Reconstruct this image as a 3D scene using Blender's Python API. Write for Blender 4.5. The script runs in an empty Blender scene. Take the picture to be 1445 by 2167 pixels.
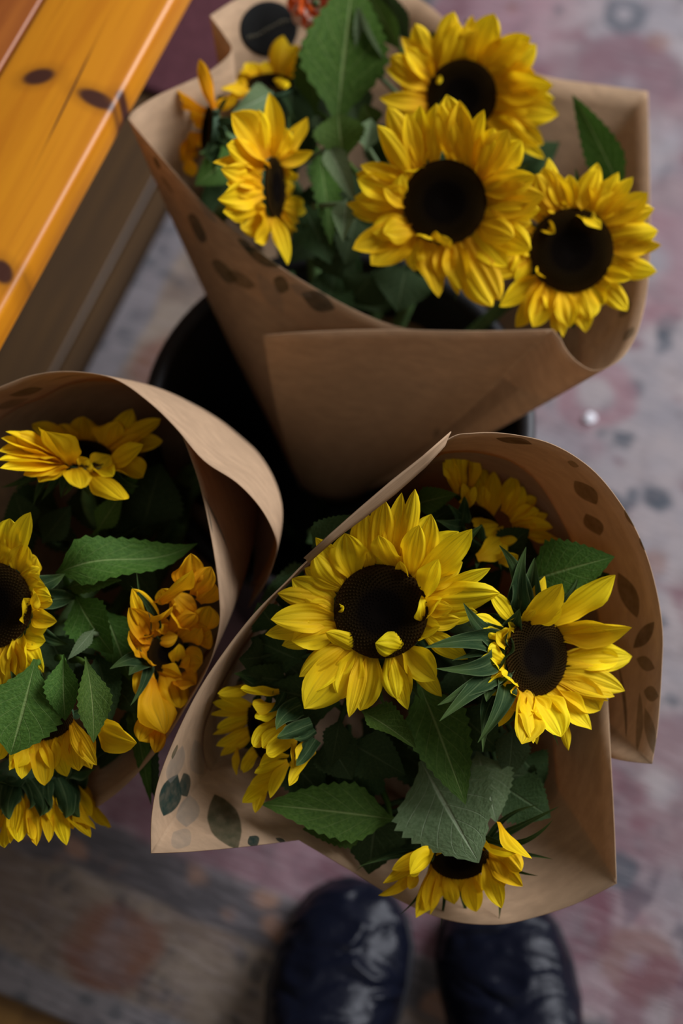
import bpy, bmesh, math, random
from mathutils import Vector, Matrix
V = Vector
PI = math.pi
random.seed(11)
SC = bpy.context.scene
COL = SC.collection

# ------------------------------------------------------------------ camera, world, lights, exposure
CAM_Z, PITCH = 1.25, math.radians(68)
cam_d = bpy.data.cameras.new('camera')
cam = bpy.data.objects.new('camera', cam_d)
COL.objects.link(cam)
cam.location = (0, 0, CAM_Z)
cam.rotation_euler = (math.pi / 2 - PITCH, 0, 0)
cam_d.sensor_fit = 'HORIZONTAL'
cam_d.sensor_width = 24
cam_d.lens = 50
cam_d.clip_start = 0.01
cam_d.dof.use_dof = True
cam_d.dof.focus_distance = 0.815
cam_d.dof.aperture_fstop = 3.2
SC.camera = cam

world = bpy.data.worlds.new('world')
SC.world = world
world.use_nodes = True
bg = world.node_tree.nodes['Background']
bg.inputs[0].default_value = (1.0, 0.95, 0.90, 1)
bg.inputs[1].default_value = 0.095


def area(name, loc, target, sx, sy, watts, colour):
    l = bpy.data.lights.new(name, 'AREA')
    l.shape = 'RECTANGLE'
    l.size, l.size_y, l.energy, l.color = sx, sy, watts, colour
    o = bpy.data.objects.new(name, l)
    COL.objects.link(o)
    o.location = loc
    o.rotation_euler = (V(target) - V(loc)).to_track_quat('-Z', 'Y').to_euler()
    o['kind'] = 'helper'
    return o


area('window_light', (1.9, 1.40, 1.75), (0.05, 0.35, 0.3), 1.7, 1.6, 122, (0.90, 0.92, 1.0))
area('ceiling_light', (-0.3, -0.9, 2.6), (0.0, 0.3, 0.3), 0.8, 0.8, 4.0, (1.0, 0.93, 0.85))  # unseen fill lamp, added to brighten the shaded lower left

SC.view_settings.view_transform = 'Standard'
SC.view_settings.look = 'None'
SC.view_settings.gamma = 1
SC.view_settings.use_curve_mapping = False
SC.view_settings.exposure = 0.12

# ------------------------------------------------------------------ photograph geometry -> world
FPX = 50 / 24 * 1445
CAMP = V((0, 0, CAM_Z))
RX = Matrix.Rotation(math.pi / 2 - PITCH, 3, 'X')
RIGHT = RX @ V((1, 0, 0))
UPI = RX @ V((0, 1, 0))
FWD = RX @ V((0, 0, -1))


def ray(px, py):
    return (RX @ V(((px - 722.5) / FPX, -(py - 1083.5) / FPX, -1))).normalized()


def at(px, py, z):
    r = ray(px, py)
    return CAMP + r * ((z - CAM_Z) / r.z)


def proj(p):
    q = RX.transposed() @ (p - CAMP)
    return (722.5 + FPX * q.x / -q.z, 1083.5 - FPX * q.y / -q.z)


def depth(p):
    return (p - CAMP).dot(FWD)


def ppm(p):
    return depth(p) / FPX          # metres per photograph pixel at p


# ------------------------------------------------------------------ mesh / object helpers
def mesh_obj(name, verts, faces, mat=None, parent=None, uvs=None, smooth=True, origin=None):
    o0 = V(origin) if origin is not None else V((0, 0, 0))
    me = bpy.data.meshes.new(name)
    me.from_pydata([tuple(V(v) - o0) for v in verts], [], faces)
    if uvs is not None:
        lay = me.uv_layers.new(name='UVMap')
        for lp in me.loops:
            lay.data[lp.index].uv = uvs[lp.vertex_index]
    if smooth:
        me.polygons.foreach_set('use_smooth', [True] * len(me.polygons))
    me.update()
    o = bpy.data.objects.new(name, me)
    COL.objects.link(o)
    if mat:
        me.materials.append(mat)
    if parent is not None:
        o.parent = parent
        o.location = o0 - world_loc(parent)
    else:
        o.location = o0
    return o


def world_loc(o):
    l = V(o.location)
    while o.parent is not None:
        o = o.parent
        l = l + V(o.location)
    return l


def empty(name, loc, label=None, cat=None, group=None):
    o = bpy.data.objects.new(name, None)
    o.empty_display_size = 0.02
    COL.objects.link(o)
    o.location = loc
    tag(o, label, cat, group)
    return o


def tag(o, label=None, cat=None, group=None, kind=None):
    if label: o['label'] = label
    if cat: o['category'] = cat
    if group: o['group'] = group
    if kind: o['kind'] = kind
    return o


def grid_faces(nx, ny, off=0):
    f = []
    for j in range(ny - 1):
        for i in range(nx - 1):
            a = off + j * nx + i
            f.append((a, a + 1, a + nx + 1, a + nx))
    return f


def tube(pts, radii, n=10, cap=True):
    vs, fs = [], []
    k = len(pts)
    side = None
    for i, p in enumerate(pts):
        t = (pts[min(i + 1, k - 1)] - pts[max(i - 1, 0)]).normalized()
        if side is None:
            side = t.cross(V((0.3, 0.9, 0.2))).normalized()
        side = (side - t * side.dot(t)).normalized()
        up = t.cross(side)
        for a in range(n):
            th = 2 * PI * a / n
            vs.append(p + (side * math.cos(th) + up * math.sin(th)) * radii[i])
    for i in range(k - 1):
        for a in range(n):
            b = (a + 1) % n
            fs.append((i * n + a, i * n + b, (i + 1) * n + b, (i + 1) * n + a))
    if cap:
        fs.append(tuple(reversed(range(n))))
        fs.append(tuple(range((k - 1) * n, k * n)))
    return vs, fs


def catmull(pts, per):
    out = []
    n = len(pts)
    for i in range(n - 1):
        p0, p1, p2, p3 = pts[max(i - 1, 0)], pts[i], pts[i + 1], pts[min(i + 2, n - 1)]
        for k in range(per):
            t = k / per
            out.append(0.5 * ((2 * p1) + (p2 - p0) * t + (2 * p0 - 5 * p1 + 4 * p2 - p3) * t * t
                              + (3 * p1 - p0 - 3 * p2 + p3) * t * t * t))
    out.append(pts[-1])
    return out


def smooth(x):
    x = max(0.0, min(1.0, x))
    return x * x * (3 - 2 * x)


# ------------------------------------------------------------------ node helpers
class NT:
    def __init__(self, name):
        self.m = bpy.data.materials.new(name)
        self.m.use_nodes = True
        self.t = self.m.node_tree
        self.t.nodes.clear()
        self.out = self.t.nodes.new('ShaderNodeOutputMaterial')

    def n(self, kind, ins=None, **props):
        nd = self.t.nodes.new('ShaderNode' + kind)
        for k, v in props.items():
            setattr(nd, k, v)
        for k, v in (ins or {}).items():
            self.set(nd.inputs[k], v)
        return nd

    def set(self, sock, v):
        if hasattr(v, 'is_output'):
            self.t.links.new(v, sock)
        else:
            if isinstance(v, tuple) and len(v) == 3 and sock.type == 'RGBA':
                v = v + (1,)
            sock.default_value = v

    def math(self, op, a, b=0.0, c=0.0, clamp=False):
        nd = self.t.nodes.new('ShaderNodeMath')
        nd.operation = op
        nd.use_clamp = clamp
        self.set(nd.inputs[0], a); self.set(nd.inputs[1], b); self.set(nd.inputs[2], c)
        return nd.outputs[0]

    def mix(self, f, a, b, blend='MIX'):
        nd = self.t.nodes.new('ShaderNodeMix')
        nd.data_type = 'RGBA'
        nd.blend_type = blend
        self.set(nd.inputs[0], f); self.set(nd.inputs[6], a); self.set(nd.inputs[7], b)
        return nd.outputs[2]

    def ss(self, x, a, b):          # smoothstep mask 0..1 from a to b
        nd = self.n('MapRange', {0: x, 1: a, 2: b, 3: 0.0, 4: 1.0}, interpolation_type='SMOOTHSTEP')
        return nd.outputs[0]

    def ramp(self, f, stops):
        nd = self.n('ValToRGB', {0: f})
        cr = nd.color_ramp
        while len(cr.elements) < len(stops):
            cr.elements.new(0.5)
        for e, (p, c) in zip(cr.elements, stops):
            e.position = p
            e.color = (c[0], c[1], c[2], 1)
        return nd.outputs[0]

    def noise(self, vec, scale, detail=3.0, rough=0.5, dist=0.0):
        nd = self.n('TexNoise', {'Scale': scale, 'Detail': detail, 'Roughness': rough, 'Distortion': dist})
        if vec is not None:
            self.t.links.new(vec, nd.inputs['Vector'])
        return nd.outputs[0]

    def scalev(self, vec, s):
        nd = self.n('Mapping', {0: vec, 3: s})
        return nd.outputs[0]

    def bump(self, h, strength=0.3, dist=0.001):
        return self.n('Bump', {'Height': h, 'Strength': strength, 'Distance': dist}).outputs[0]

    def finish(self, col, rough=0.6, spec=0.4, transl=0.0, tcol=None, normal=None, coat=0.0, sheen=0.0):
        p = self.n('BsdfPrincipled', {'Base Color': col, 'Roughness': rough, 'Specular IOR Level': spec,
                                      'Coat Weight': coat, 'Sheen Weight': sheen})
        if coat:
            p.inputs['Coat Roughness'].default_value = 0.12
        if normal is not None:
            self.t.links.new(normal, p.inputs['Normal'])
        sh = p.outputs[0]
        if transl > 0:
            tr = self.n('BsdfTranslucent', {0: tcol if tcol is not None else col})
            sh = self.n('MixShader', {0: transl, 1: sh, 2: tr.outputs[0]}).outputs[0]
        self.t.links.new(sh, self.out.inputs[0])
        return self.m


def uvxy(k):
    uv = k.n('UVMap').outputs[0]
    s = k.n('SeparateXYZ', {0: uv})
    return uv, s.outputs[0], s.outputs[1]


def petal_mat(name, base, mid, tip):
    k = NT(name)
    uv, x, y = uvxy(k)
    rnd = k.n('ObjectInfo').outputs['Random']
    c = k.ramp(y, [(0.0, base), (0.30, mid), (0.85, tip), (1.0, tip)])
    streak = k.noise(k.scalev(uv, (26.0, 1.6, 1.0)), 1.0, 3.0, 0.6)
    c = k.mix(k.math('MULTIPLY', k.ss(streak, 0.48, 0.75), 0.30), c, tuple(v * 0.72 for v in base))
    hs = k.n('HueSaturation', {'Hue': k.math('MULTIPLY_ADD', rnd, 0.018, 0.491), 'Saturation': 1.0,
                               'Value': k.math('MULTIPLY_ADD', rnd, 0.22, 0.88), 'Color': c})
    c = hs.outputs[0]
    ax = k.math('ABSOLUTE', k.math('SUBTRACT', x, 0.5))
    gr = k.math('SUBTRACT', 1.0, k.ss(k.math('ABSOLUTE', k.math('SUBTRACT', ax, 0.16)), 0.008, 0.032))
    gr = k.math('MAXIMUM', gr, k.math('MULTIPLY', k.math('SUBTRACT', 1.0, k.ss(ax, 0.004, 0.02)), 0.7))
    gr = k.math('MULTIPLY', gr, k.ss(y, 0.25, 0.95))
    c = k.mix(k.math('MULTIPLY', gr, 0.42), c, (0.30, 0.20, 0.006))
    vein = k.math('SINE', k.math('MULTIPLY', x, 44.0))
    h = k.math('ADD', k.math('MULTIPLY', vein, 0.4), streak)
    return k.finish(c, 0.6, 0.1, 0.38, c, k.bump(h, 0.25, 0.0012))


M = {}
M['petal'] = petal_mat('petal_yellow', (0.70, 0.32, 0.005), (0.85, 0.50, 0.006), (0.90, 0.62, 0.010))
M['petal_lemon'] = petal_mat('petal_lemon', (0.72, 0.40, 0.005), (0.86, 0.57, 0.006), (0.90, 0.67, 0.012))
M['petal_amber'] = petal_mat('petal_amber', (0.68, 0.24, 0.005), (0.85, 0.38, 0.006), (0.88, 0.48, 0.008))


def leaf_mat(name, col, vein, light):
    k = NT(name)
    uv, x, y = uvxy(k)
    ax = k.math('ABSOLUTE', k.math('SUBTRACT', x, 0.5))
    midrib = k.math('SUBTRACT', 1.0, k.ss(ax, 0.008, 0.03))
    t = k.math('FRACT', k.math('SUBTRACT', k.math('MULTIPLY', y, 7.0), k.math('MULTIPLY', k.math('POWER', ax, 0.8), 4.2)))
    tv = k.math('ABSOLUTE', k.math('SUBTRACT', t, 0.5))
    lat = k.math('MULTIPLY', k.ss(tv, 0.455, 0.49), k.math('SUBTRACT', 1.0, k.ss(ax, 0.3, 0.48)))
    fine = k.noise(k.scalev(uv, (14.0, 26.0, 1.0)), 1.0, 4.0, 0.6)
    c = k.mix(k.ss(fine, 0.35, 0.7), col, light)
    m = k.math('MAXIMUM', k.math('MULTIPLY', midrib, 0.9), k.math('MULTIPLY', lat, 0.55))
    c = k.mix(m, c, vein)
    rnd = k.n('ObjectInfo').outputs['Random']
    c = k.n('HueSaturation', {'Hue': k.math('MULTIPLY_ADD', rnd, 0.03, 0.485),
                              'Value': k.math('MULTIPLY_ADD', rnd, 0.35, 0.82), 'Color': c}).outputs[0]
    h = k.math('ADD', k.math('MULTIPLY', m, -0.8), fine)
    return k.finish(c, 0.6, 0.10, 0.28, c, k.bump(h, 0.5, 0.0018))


M['leaf'] = leaf_mat('leaf_green', (0.042, 0.090, 0.012), (0.17, 0.23, 0.07), (0.070, 0.132, 0.020))
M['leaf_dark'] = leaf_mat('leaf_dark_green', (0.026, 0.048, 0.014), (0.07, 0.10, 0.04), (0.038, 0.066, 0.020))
M['leaf_pale'] = leaf_mat('leaf_pale_green', (0.115, 0.170, 0.075), (0.30, 0.36, 0.22), (0.150, 0.210, 0.100))


def bract_mat():
    k = NT('bract_green')
    uv, x, y = uvxy(k)
    ax = k.math('ABSOLUTE', k.math('SUBTRACT', x, 0.5))
    c = k.mix(k.ss(y, 0.5, 1.0), (0.016, 0.036, 0.012), (0.048, 0.080, 0.018))
    c = k.mix(k.math('MULTIPLY', k.ss(ax, 0.42, 0.5), 0.6), c, (0.13, 0.18, 0.08))
    fz = k.noise(k.scalev(uv, (30.0, 30.0, 1.0)), 1.0, 3.0, 0.6)
    lg = k.noise(k.scalev(uv, (9.0, 2.5, 1.0)), 1.0, 4.0, 0.65)
    c = k.mix(k.math('MULTIPLY', k.ss(lg, 0.42, 0.68), 0.6), c, (0.048, 0.076, 0.026))
    c = k.mix(k.math('MULTIPLY', k.math('SUBTRACT', 1.0, k.ss(ax, 0.01, 0.05)), 0.4), c, (0.11, 0.15, 0.06))
    return k.finish(c, 0.75, 0.05, 0.15, c, k.bump(fz, 0.35, 0.001))


M['bract'] = bract_mat()


def simple(name, col, rough=0.6, spec=0.4, nscale=40.0, var=0.25, bump=0.2, coat=0.0, dist=0.001, transl=0.0):
    k = NT(name)
    tc = k.n('TexCoord').outputs['Object']
    nz = k.noise(tc, nscale, 4.0, 0.6)
    c = k.mix(k.ss(nz, 0.3, 0.7), tuple(v * (1 - var) for v in col), tuple(min(1, v * (1 + var)) for v in col))
    return k.finish(c, rough, spec, transl, c, k.bump(nz, bump, dist), coat)


M['stem'] = simple('stem_green', (0.075, 0.135, 0.040), 0.6, 0.3, 90)
M['calyx'] = simple('calyx_green', (0.030, 0.065, 0.028), 0.65, 0.3, 140, bump=0.4)
M['bucket'] = simple('bucket_black', (0.010, 0.010, 0.011), 0.5, 0.35, 60, 0.15, 0.05)
M['mat'] = simple('mat_maroon', (0.085, 0.030, 0.036), 0.9, 0.1, 160, 0.2, 0.5, dist=0.003)
M['sticker'] = simple('sticker_black', (0.011, 0.011, 0.010), 0.85, 0.05, 60, 0.1, 0.02)
M['gold'] = simple('lettering_dull_gold', (0.085, 0.072, 0.040), 0.6, 0.3, 60, 0.1, 0.02)
M['crumb'] = simple('crumb_white', (0.75, 0.75, 0.78), 0.8, 0.2, 60, 0.1, 0.1)
M['rose_orange'] = simple('blossom_orange', (0.72, 0.12, 0.012), 0.55, 0.3, 60, 0.2, 0.1, transl=0.3)
M['rose_pale'] = simple('blossom_pale', (0.68, 0.46, 0.36), 0.55, 0.3, 60, 0.1, 0.1, transl=0.3)


def disk_mat():
    k = NT('seed_disk_brown')
    uv, x, y = uvxy(k)                       # x = distance from the centre 0..1
    c = k.ramp(x, [(0.0, (0.004, 0.003, 0.0025)), (0.45, (0.005, 0.0035, 0.0025)), (0.80, (0.022, 0.013, 0.004)),
                   (0.93, (0.034, 0.018, 0.005)), (1.0, (0.024, 0.011, 0.003))])
    return k.finish(c, 0.9, 0.0)


M['disk'] = disk_mat()

# ------------------------------------------------------------------ setting: floor of boards
FL_E = (at(0, 663, 0.45) - at(365, 0, 0.45)).normalized()          # direction of the bench edge (towards the viewer)
FL_P = V((0, 0, 1)).cross(FL_E).normalized()
if FL_P.x < 0: FL_P = -FL_P                                          # across, pointing to picture right


def wood_mat(name, c1, c2, knotc, knots=(), along=(0, 1, 0), rough=0.35, coat=0.3, scale=1.0, rnd=False):
    """object coords: x across the boards, y along them"""
    k = NT(name)
    tc = k.n('TexCoord').outputs['Object']
    s = k.n('SeparateXYZ', {0: tc})
    X, Y = s.outputs[0], s.outputs[1]
    vec = tc
    if rnd:
        r = k.n('ObjectInfo').outputs['Random']
        vec = k.n('VectorMath', {0: tc, 1: k.n('CombineXYZ', {0: k.math('MULTIPLY', r, 9.0), 1: k.math('MULTIPLY', r, 31.0), 2: r}).outputs[0]}).outputs[0]
    g = k.noise(k.scalev(vec, (60 * scale, 3.0 * scale, 60 * scale)), 1.0, 4.0, 0.6, 0.6)
    g2 = k.noise(k.scalev(vec, (260 * scale, 5.0 * scale, 260 * scale)), 1.0, 3.0, 0.6)
    c = k.mix(k.ss(g, 0.35, 0.68), c1, c2)
    c = k.mix(k.math('MULTIPLY', k.ss(g2, 0.55, 0.8), 0.35), c, tuple(v * 0.6 for v in c1))
    for kx, ky, rx, ry, ang in knots:
        dx = k.math('SUBTRACT', X, kx)
        dy = k.math('SUBTRACT', Y, ky)
        ca, sa = math.cos(ang), math.sin(ang)
        a = k.math('DIVIDE', k.math('ADD', k.math('MULTIPLY', dx, ca), k.math('MULTIPLY', dy, sa)), rx)
        b = k.math('DIVIDE', k.math('SUBTRACT', k.math('MULTIPLY', dy, ca), k.math('MULTIPLY', dx, sa)), ry)
        d = k.math('SQRT', k.math('ADD', k.math('MULTIPLY', a, a), k.math('MULTIPLY', b, b)))
        c = k.mix(k.math('MULTIPLY', k.math('SUBTRACT', 1.0, k.ss(d, 0.9, 2.1)), 0.45), c, tuple(v * 0.55 for v in c1))
        c = k.mix(k.math('SUBTRACT', 1.0, k.ss(d, 0.65, 1.15)), c, knotc)
    return k.finish(c, rough, 0.45, 0, None, k.bump(g2, 0.12, 0.0006), coat)


def box_verts(x0, x1, y0, y1, z0, z1):
    return [V((x, y, z)) for z in (z0, z1) for y in (y0, y1) for x in (x0, x1)]


BOXF = [(0, 2, 3, 1), (4, 5, 7, 6), (0, 1, 5, 4), (2, 6, 7, 3), (0, 4, 6, 2), (1, 3, 7, 5)]


def bevel_box(name, x0, x1, y0, y1, z0, z1, bev, mat, parent, frame, seg=3):
    """box in a local frame (origin, ex, ey), bevelled; the object keeps the frame as its own axes"""
    org, ex, ey = frame
    bm = bmesh.new()
    vs = [bm.verts.new(v) for v in box_verts(x0, x1, y0, y1, z0, z1)]
    for f in BOXF:
        bm.faces.new([vs[i] for i in f])
    bmesh.ops.recalc_face_normals(bm, faces=bm.faces)
    if bev > 0:
        bmesh.ops.bevel(bm, geom=list(bm.edges), offset=bev, segments=seg, profile=0.5, affect='EDGES')
    me = bpy.data.meshes.new(name)
    bm.to_mesh(me)
    bm.free()
    me.polygons.foreach_set('use_smooth', [seg > 1] * len(me.polygons))
    me.materials.append(mat)
    o = bpy.data.objects.new(name, me)
    COL.objects.link(o)
    m = Matrix.Identity(4)
    m.col[0][:3] = ex; m.col[1][:3] = ey; m.col[2][:3] = (0, 0, 1)
    if parent is not None:
        o.parent = parent
        m.col[3][:3] = V(org) - world_loc(parent)
    else:
        m.col[3][:3] = V(org)
    o.matrix_local = m
    return o


# rug frame: left edge runs beside the bench, bottom edge crosses the lower left corner of the view
RL1, RL2 = at(372, 430, 0.0), at(180, 800, 0.0)
RV = (RL1 - RL2).normalized()
RU = V((RV.y, -RV.x, 0))
if RU.x < 0: RU = -RU
Q = at(60, 2128, 0.0)
RK = RL2 + RV * ((Q - RL2).dot(RV))           # the rug's corner
M['floorboard'] = wood_mat('floor_board_brown', (0.050, 0.026, 0.009), (0.075, 0.038, 0.011), (0.05, 0.02, 0.008), rough=0.5, coat=0.05, rnd=True)  # board colour darkened to stand in for shade beside the bench
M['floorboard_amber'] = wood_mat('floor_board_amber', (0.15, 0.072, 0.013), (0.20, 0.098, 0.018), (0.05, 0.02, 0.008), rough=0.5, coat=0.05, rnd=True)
floor = mesh_obj('floor', box_verts(-2.6, 2.6, -1.6, 3.2, -0.06, -0.021), BOXF, M['bucket'], smooth=False)
floor['kind'] = 'structure'
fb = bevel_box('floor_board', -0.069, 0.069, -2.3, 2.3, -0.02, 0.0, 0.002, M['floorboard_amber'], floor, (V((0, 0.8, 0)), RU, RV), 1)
bpy.context.view_layer.update()
fb_shaded = fb.data.copy()
fb_shaded.materials[0] = M['floorboard']
for i in range(-14, 15):
    if i == 0: continue
    o = fb.copy()
    if i % 3: o.data = fb_shaded  # these boards take the colour with shade put in
    COL.objects.link(o)
    o.parent = floor
    m = fb.matrix_local.copy()
    m.translation = V((0, 0.8, 0)) + RU * (0.14 * i)
    o.matrix_local = m


ROS = 0.165 - (at(240, 2020, 0.0) - RK).dot(RU)


def rug_mat():
    k = NT('rug_faded')
    tc = k.n('TexCoord').outputs['Object']
    s = k.n('SeparateXYZ', {0: tc})
    U, Vv = s.outputs[0], s.outputs[1]
    w1 = k.noise(tc, 7.0, 3.0)
    d = k.math('MINIMUM', U, Vv)
    d = k.math('ADD', d, k.math('MULTIPLY', k.math('SUBTRACT', w1, 0.5), 0.03))
    beige, grey = (0.44, 0.365, 0.355), (0.33, 0.295, 0.31)
    pink, rose = (0.34, 0.185, 0.205), (0.20, 0.075, 0.095)
    teal, tan, rust = (0.085, 0.100, 0.120), (0.34, 0.235, 0.165), (0.27, 0.110, 0.070)
    # field
    n1 = k.noise(tc, 4.2, 3.0, 0.55)
    n2 = k.noise(k.scalev(tc, (9.0, 13.0, 1.0)), 1.0, 4.0, 0.6)
    n3 = k.noise(k.scalev(tc, (22.0, 17.0, 1.0)), 1.0, 2.0, 0.5)
    f = k.mix(k.ss(n2, 0.35, 0.65), grey, beige)
    f = k.mix(k.math('MULTIPLY', k.ss(n1, 0.52, 0.66), 0.65), f, pink)
    f = k.mix(k.math('MULTIPLY', k.math('MULTIPLY', k.ss(n1, 0.60, 0.70), k.ss(n2, 0.45, 0.6)), 0.9), f, rose)
    n4 = k.noise(k.scalev(tc, (15.0, 21.0, 1.0)), 1.0, 2.0, 0.5)
    f = k.mix(k.math('MULTIPLY', k.ss(n4, 0.57, 0.70), 0.7), f, rose)
    f = k.mix(k.math('MULTIPLY', k.ss(n3, 0.60, 0.70), 0.85), f, teal)
    # pink inner field strip above the border
    st = k.math('MULTIPLY', k.ss(d, 0.150, 0.165), k.math('SUBTRACT', 1.0, k.ss(d, 0.25, 0.36)))
    st = k.math('MULTIPLY', st, k.math('SUBTRACT', 1.0, k.ss(U, 0.50, 0.78)))
    f = k.mix(k.math('MULTIPLY', st, 0.85), f, k.mix(k.ss(n2, 0.35, 0.62), rose, (0.38, 0.21, 0.24)))
    # motifs woven into the field
    for px, py, rad, wid, cl, am in ((1300, 285, .095, .034, rose, .42), (1330, 170, .03, .035, rose, .5), (1345, 560, .05, .03, pink, .7), (1350, 2040, .020, .016, (0.25, 0.12, 0.10), .7), (1200, 1950, .022, .018, rose, .6),
                                     (1400, 2150, .03, .02, rose, .6), (1385, 1660, .045, .03, rose, .55), (1402, 705, .0, .010, teal, .9), (1335, 822, .0, .012, teal, .9), (1325, 930, .0, .012, teal, .8),
                                     (1392, 1055, .0, .016, teal, .95), (1400, 1315, .0, .011, teal, .7), (1312, 1845, .0, .014, teal, .8), (1390, 1190, .0, .014, rust, .5), (1260, 830, .03, .012, pink, .8),
                                     (1180, 20, .0, .012, teal, .8), (1320, 30, .012, .01, teal, .7), (1085, 15, .0, .012, rust, .6), (1400, 90, .0, .012, rust, .5)):
        q = at(px, py, 0.009) - RK
        ex = k.math('SUBTRACT', U, q.dot(RU))
        ey = k.math('SUBTRACT', Vv, q.dot(RV))
        rr_ = k.math('SQRT', k.math('ADD', k.math('MULTIPLY', ex, ex), k.math('MULTIPLY', ey, ey)))
        rr_ = k.math('ADD', rr_, k.math('MULTIPLY', k.math('SUBTRACT', n2, 0.5), 0.05))
        mk = k.math('SUBTRACT', 1.0, k.ss(k.math('ABSOLUTE', k.math('SUBTRACT', rr_, rad)), wid * 0.4, wid * 1.2))
        f = k.mix(k.math('MULTIPLY', mk, am), f, cl)
    # border : outer guard / main band with rosettes / inner guard
    wv = k.n('VectorMath', {0: tc, 1: k.n('VectorMath', {0: k.n('TexNoise', {'Scale': 16.0, 'Vector': tc}).outputs['Color'], 1: (0.05, 0.05, 0.0)}, operation='MULTIPLY').outputs[0]}).outputs[0]
    vor = k.n('TexVoronoi', {'Vector': k.scalev(wv, (26.0, 34.0, 1.0)), 'Scale': 1.0, 'Randomness': 0.7})
    blob = k.math('SUBTRACT', 1.0, k.ss(vor.outputs['Distance'], 0.22, 0.52))
    guard = k.mix(blob, (0.13, 0.115, 0.12), (0.40, 0.23, 0.165))
    vor2 = k.n('TexVoronoi', {'Vector': k.scalev(wv, (52.0, 62.0, 1.0)), 'Scale': 1.0, 'Randomness': 1.0})
    dots = k.math('MULTIPLY', k.math('SUBTRACT', 1.0, k.ss(vor2.outputs['Distance'], 0.15, 0.60)), 0.8)
    main = k.mix(k.ss(n2, 0.4, 0.62), (0.26, 0.19, 0.15), (0.40, 0.31, 0.24))
    main = k.mix(k.math('MULTIPLY', dots, k.ss(n3, 0.40, 0.6)), main, (0.13, 0.115, 0.11))
    per = 0.33
    along = k.math('MAXIMUM', U, Vv)
    uu = k.math('SUBTRACT', k.math('FRACT', k.math('DIVIDE', k.math('ADD', along, ROS), per)), 0.5)
    dx = k.math('MULTIPLY', uu, per)
    dy = k.math('SUBTRACT', d, 0.070)
    rr = k.math('SQRT', k.math('ADD', k.math('MULTIPLY', dx, dx), k.math('MULTIPLY', dy, dy)))
    rr2 = k.math('ADD', rr, k.math('MULTIPLY', k.math('SUBTRACT', n2, 0.5), 0.05))
    ros = k.math('SUBTRACT', 1.0, k.ss(rr2, 0.028, 0.046))
    main = k.mix(k.math('MULTIPLY', ros, 0.75), main, rust)
    core = k.math('MULTIPLY', k.math('SUBTRACT', 1.0, k.ss(rr2, 0.012, 0.026)), k.ss(n3, 0.35, 0.6))
    main = k.mix(core, main, (0.30, 0.20, 0.18))
    outer = k.mix(dots, (0.30, 0.265, 0.27), (0.14, 0.14, 0.15))
    c = k.mix(k.ss(d, 0.028, 0.038), outer, main)
    c = k.mix(k.ss(d, 0.108, 0.118), c, guard)
    c = k.mix(k.ss(d, 0.150, 0.162), c, f)
    # worn pile
    mot = k.noise(tc, 34.0, 4.0, 0.65)
    c = k.mix(k.math('MULTIPLY', k.ss(mot, 0.48, 0.72), 0.45), c, (0.16, 0.13, 0.14))
    c = k.mix(1.0, c, (0.72, 0.745, 0.75), 'MULTIPLY')
    ribs = k.noise(k.scalev(tc, (30.0, 240.0, 1.0)), 1.0, 2.0, 0.5)
    c = k.mix(k.math('MULTIPLY', k.ss(ribs, 0.45, 0.7), 0.16), c, (0.50, 0.44, 0.45))
    fine = k.noise(tc, 420.0, 3.0, 0.7)
    return k.finish(c, 0.95, 0.08, 0, None, k.bump(k.math('ADD', fine, ribs), 0.5, 0.002))


M['rug'] = rug_mat()
rug = bevel_box('rug', 0.0, 2.3, 0.0, 2.6, 0.001, 0.009, 0.003, M['rug'], None, (RK, RU, RV), 2)
tag(rug, 'faded beige and pink patterned rug under the bucket and boots', 'rug')

mv = (at(335, 205, 0.0) - RK).dot(RV)
mat_o = bevel_box('floor_mat', -0.45, -0.012, mv, mv + 0.55, 0.001, 0.010, 0.003, M['mat'], None, (RK, RU, RV), 2)
tag(mat_o, 'dark maroon floor mat between the pine bench and the rug', 'mat')

# ------------------------------------------------------------------ bench of varnished pine boards
BZ = 0.45
BA, BB = at(366, 0, BZ), at(0, 663, BZ)
BE = (BA - BB).normalized()                    # away from the viewer
BX = V((BE.y, -BE.x, 0))                       # across, towards the bucket
if BX.x < 0: BX = -BX


def bloc(px, py):
    p = at(px, py, BZ) - BB
    return p.dot(BX), p.dot(BE)


bench = empty('bench', V((BB.x, BB.y, 0)) - BX * 0.18 + BE * 0.2, 'orange varnished pine bench with dark knots at the upper left', 'bench')
kn = []
for px, py, rx, ry, ang in ((82, 162, 0.0072, 0.0125, -0.9), (205, 210, 0.0070, 0.0165, -1.7), (5, 575, 0.007, 0.011, 0.9), (148, 200, 0.0007, 0.042, 0.06),
                            (272, 205, 0.010, 0.007, 0.0), (78, 585, 0.010, 0.006, 0.0)):
    x, y = bloc(px, py)
    kn.append((x, y, rx, ry, ang))
M['pine'] = wood_mat('pine_orange', (0.50, 0.165, 0.004), (0.60, 0.225, 0.006), (0.055, 0.016, 0.008), kn, rough=0.42, coat=0.05)
M['pine_red'] = wood_mat('pine_red_brown', (0.24, 0.060, 0.008), (0.33, 0.095, 0.012), (0.05, 0.014, 0.008), (), rough=0.42, coat=0.05)
fr = (BB, BX, BE)
xs, _ = bloc(88, 0)
for i in range(4):
    x1 = 0.0 if i == 0 else xs - (i - 1) * 0.092 - 0.0006
    x0 = xs if i == 0 else x1 - 0.0914
    bevel_box('seat_board', x0, x1, -0.42, 1.05, -0.030, 0.0, 0.0045 if i == 0 else 0.0025, M['pine'] if i != 1 else M['pine_red'], bench,
              (V((BB.x, BB.y, BZ)), BX, BE), 4)
width = xs - 3 * 0.092
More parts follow.
